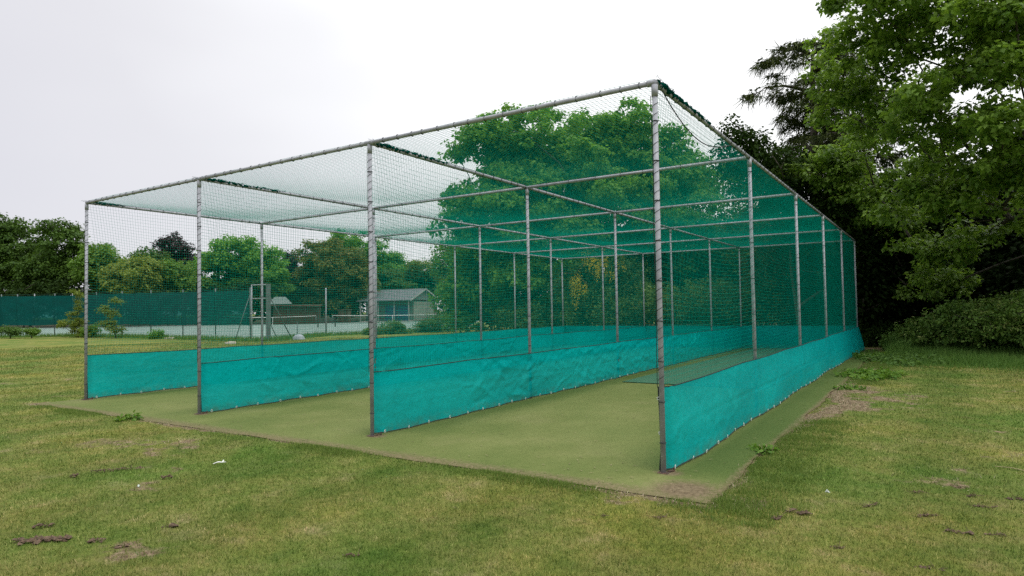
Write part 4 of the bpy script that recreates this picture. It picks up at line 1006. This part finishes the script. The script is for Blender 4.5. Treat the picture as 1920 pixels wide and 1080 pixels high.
# ------------------------------------------------------------------ small things on the lawn
# weeds
def weed(px, py, rad, n, seed, lab, m_='shrub', h=.12, size=.09):
    g = at(px, py); r = np.random.RandomState(seed); root = empty('weed_clump', [g[0], g[1], 0], lab, 'weed', 'weed clumps by the turf edge')
    c = np.stack([g[0]+r.randn(n)*rad*.6, g[1]+r.randn(n)*rad*.9, np.full(n, .02)+h*r.rand(n)*.5], 1); per = 14
    P, Nn, A, S, T = cluster_leaves(r, c, np.full(n, h), per, size, .9, .4, .5, .1, .4)
    P[:, 2] = np.maximum(P[:, 2], .01+hgt(P[:, 0], P[:, 1])); leaves('foliage', P, Nn, A, S, T, 'oval', LM[m_], root)
    b_ = MB()
    for q in c[:40]: b_.tube([[g[0]*.3+q[0]*.7, g[1]*.3+q[1]*.7, -.01], q+[0, 0, .03]], .004, 4)
    b_.build('stems', MT['twigs'], root)
weed(1632, 706, .42, 150, 1, 'broad leafy weed clump on bare soil beside the turf', 'fresh')
weed(1595, 730, .16, 16, 2, 'small weed sprig at the near end of the bare soil', 'fresh', .06, .06)
weed(1690, 678, .7, 170, 3, 'weed patch where bare soil meets long grass', 'shrub', .2)
weed(1645, 672, .5, 110, 4, 'weed patch nearest the far corner of the cage', 'fresh', .16)
weed(1880, 655, .5, 40, 5, 'nettle clump below the brambles at the right edge', 'shrub', .2)
weed(236, 788, .10, 14, 6, 'dark weed tuft on the front edge of the turf, left lane', 'fresh', .06, .06)
weed(1434, 846, .10, 10, 7, 'green weed tuft at the right edge of the turf, near corner', 'fresh', .05, .05)
# soil clods and worm-torn turf
def clod(px, py, L_, Wd, ang, seed, lab):
    g = at(px, py); r = np.random.RandomState(seed); b_ = MB(); n = max(5, int(L_/.018))
    for k in range(n*3):
        t = r.uniform(-.5, .5); c_ = np.array([g[0]+t*L_*math.cos(ang)+r.randn()*Wd*.3, g[1]+t*L_*math.sin(ang)+r.randn()*Wd*.3, r.rand()*.018+.012]); s_ = Wd*r.uniform(.15, .42)
        V = []
        d8 = [(1, 0, 0), (-1, 0, 0), (0, 1, 0), (0, -1, 0), (0, 0, 1), (0, 0, -1)]
        for d in d8: V.append(c_+np.array(d)*s_*r.uniform(.6, 1.2)*np.array([1, 1, .6])+r.randn(3)*s_*.15)
        b_.add(V, [(0, 2, 4), (2, 1, 4), (1, 3, 4), (3, 0, 4), (2, 0, 5), (1, 2, 5), (3, 1, 5), (0, 3, 5)])
    for k in range(n):
        t = r.uniform(-.5, .5); q = np.array([g[0]+t*L_*math.cos(ang), g[1]+t*L_*math.sin(ang), .02]); b_.tube([q, q+r.randn(3)*[.03, .03, .008]+[0, 0, .015]], .0015, 3)
    o_ = b_.build('soil_clod', MT['soilclod']); tag(o_, lab, 'soil clod', 'clods of torn turf on the lawn')
CL = [(75, 1018, .30, .05, .1, 'long dark clod of torn turf in the lower left corner'), (85, 990, .10, .035, .4, 'small clod just above the long one, lower left'), (172, 1020, .09, .04, .2, 'rounded clod right of the long clod, lower left'), (228, 1030, .09, .03, .1, 'flat clod furthest right of the lower left group'),
 (320, 992, .07, .035, .6, 'single clod on plain lawn right of the lower left group'), (137, 896, .06, .03, 1.0, 'small round clod on the scar line at left'), (192, 886, .18, .025, .2, 'thin strip of bare soil along the scar line at left'), (240, 882, .20, .02, .15, 'faint soil streak right of the strip at left'), (312, 898, .06, .03, .2, 'tiny clod with straw below the white scrap'),
 (1503, 966, .13, .035, -.6, 'dark clod on the lawn in front of the bare corner'), (1456, 976, .06, .025, .3, 'crumb of soil left of the dark clod near the corner'), (1632, 952, .14, .02, .3, 'straw mixed clod midway along the lower right lawn'), (1735, 972, .16, .02, .2, 'long thin clod at lower right, above the diagonal one'),
 (1795, 1002, .13, .03, -.5, 'diagonal dark clod at lower right'), (1845, 955, .13, .022, -.3, 'dark clod with a second piece beside it, at right'), (1905, 940, .11, .03, -.4, 'thick clod touching the right edge'), (1825, 934, .10, .02, -.1, 'upper of the stacked slim clods at right'),
 (1805, 918, .09, .015, -.1, 'topmost slim clod at right'), (1720, 928, .10, .018, .1, 'faint clod left of the stacked slim clods'), (1870, 1008, .10, .022, -.4, 'slim clod right of the diagonal one, lower right'), (1740, 1072, .09, .03, -.4, 'clod cut by the bottom edge at right'), (1570, 1033, .05, .02, .1, 'tiny clod near the bottom right of centre'),
 (660, 1046, .08, .02, .0, 'flat dark clod near the bottom centre left'), (1130, 972, .05, .015, .1, 'tiny crumb of soil in front of the turf corner'), (1240, 975, .08, .02, 0, 'small crumb pile left of the bare corner')]
for k, (px, py, L_, W_, an, lab) in enumerate(CL): clod(px, py, L_*1.15, W_*1.45, an-YAW*0+.6, 200+k, lab)
# scrap, twig, pebbles
g = at(410, 872); b_ = MB(); b_.tube([g+[-.05, -.03, .012], g+[-.01, 0, .03], g+[.02, .03, .025], g+[.06, .04, .03]], [.004, .007, .006, .003], 5); b_.tube([g+[.02, .03, .025], g+[-.01, .06, .035]], .006, 5)
tag(b_.build('paper_scrap', MT['white']), 'white twisted scrap lying on the lawn, left of centre', 'scrap')
g = at(1895, 884); b_ = MB(); b_.tube([g+[-.11, .02, .03], g+[0, 0, .035], g+[.16, -.05, .02]], [.002, .003, .004], 5)
tag(b_.build('straw', MT['twigs']), 'long pale straw lying on the lawn at the right edge', 'straw')
g = at(260, 914); b_ = MB(); b_.tube([g+[-.01, 0, .0], g+[0, 0, .015], g+[.012, 0, .004]], [.006, .012, .006], 6)
tag(b_.build('pebble', MT['clip']), 'small white pebble on the lawn left of the white scrap', 'pebble')
g = at(1551, 925); b_ = MB(); b_.tube([g+[-.015, 0, .0], g+[0, 0, .02], g+[.018, 0, .006]], [.008, .014, .006], 6)
tag(b_.build('pebble', MT['clip']), 'pale pebble on the lawn right of the bare corner', 'pebble')
for px, py, w_, lab in ((62, 627, 1.0, 'white plank lying on soil near the left edge, by the fence'), (318, 634, .7, 'pale slab on bare soil right of the round bush'), (432, 643, .5, 'small pale slab just left of the gateway')):
    g = at(px, py+2); b_ = MB(); b_.box(g+[0, 0, .06], (w_, .3, .09)); b_.box(g+[.1*w_, .05, .115], (w_*.6, .2, .02)); tag(b_.build('slab', MT['slab']), lab, 'slab')
g = at(560, 637); b_ = MB(); n = 8
V = [g+[.42*math.cos(a_)*math.cos(e_), .3*math.sin(a_)*math.cos(e_), .02+.3*math.sin(e_)] for e_ in (0, .5, 1.0, 1.4) for a_ in np.arange(n)*2*math.pi/n]
b_.add(V, [(r_*n+i, r_*n+(i+1) % n, (r_+1)*n+(i+1) % n, (r_+1)*n+i) for r_ in range(3) for i in range(n)]+[tuple(3*n+i for i in range(n))]); tag(b_.build('boulder', MT['stone'], smooth=True), 'rounded grey stone in the grass right of the gateway', 'stone')
# litter of straw and leaf scraps on the turf
r = np.random.RandomState(77); n = 1200
x = r.uniform(-10.5, .5, n); y = YF+.1+r.rand(n)**2.2*9; k = r.rand(n) < .35+.65*np.exp(-(((x-.2)/1.2)**2))
x, y = x[k], y[k]; n = len(x); P = np.stack([x, y, np.full(n, .02)], 1)
me_root = empty('leaf_litter', (-3, 1, 0), None, None); COL.objects.unlink(me_root); bpy.data.objects.remove(me_root)
th = r.rand(n)*6.28; A = np.stack([np.cos(th), np.sin(th), np.zeros(n)], 1); Bv = np.stack([-np.sin(th), np.cos(th), np.zeros(n)], 1)
Ls = r.uniform(.006, .04, n)[:, None]; Ws = r.uniform(.0015, .006, n)[:, None]
V = np.stack([P-A*Ls, P+Bv*Ws+[0, 0, .003], P+A*Ls+[0, 0, .002], P-Bv*Ws+[0, 0, .003]], 1).reshape(-1, 3)
m2 = leafmat('litter', (.03, .02, .012), (.34, .28, .16), 0.1)
tag(link('leaf_litter', mesh_k('leaf_litter', V, np.arange(4*n).reshape(n, 4), {'rnd': ('FACE', r.rand(n)**.7)}), m2), 'scattered straw and leaf scraps on the artificial turf', 'litter', kind='stuff')
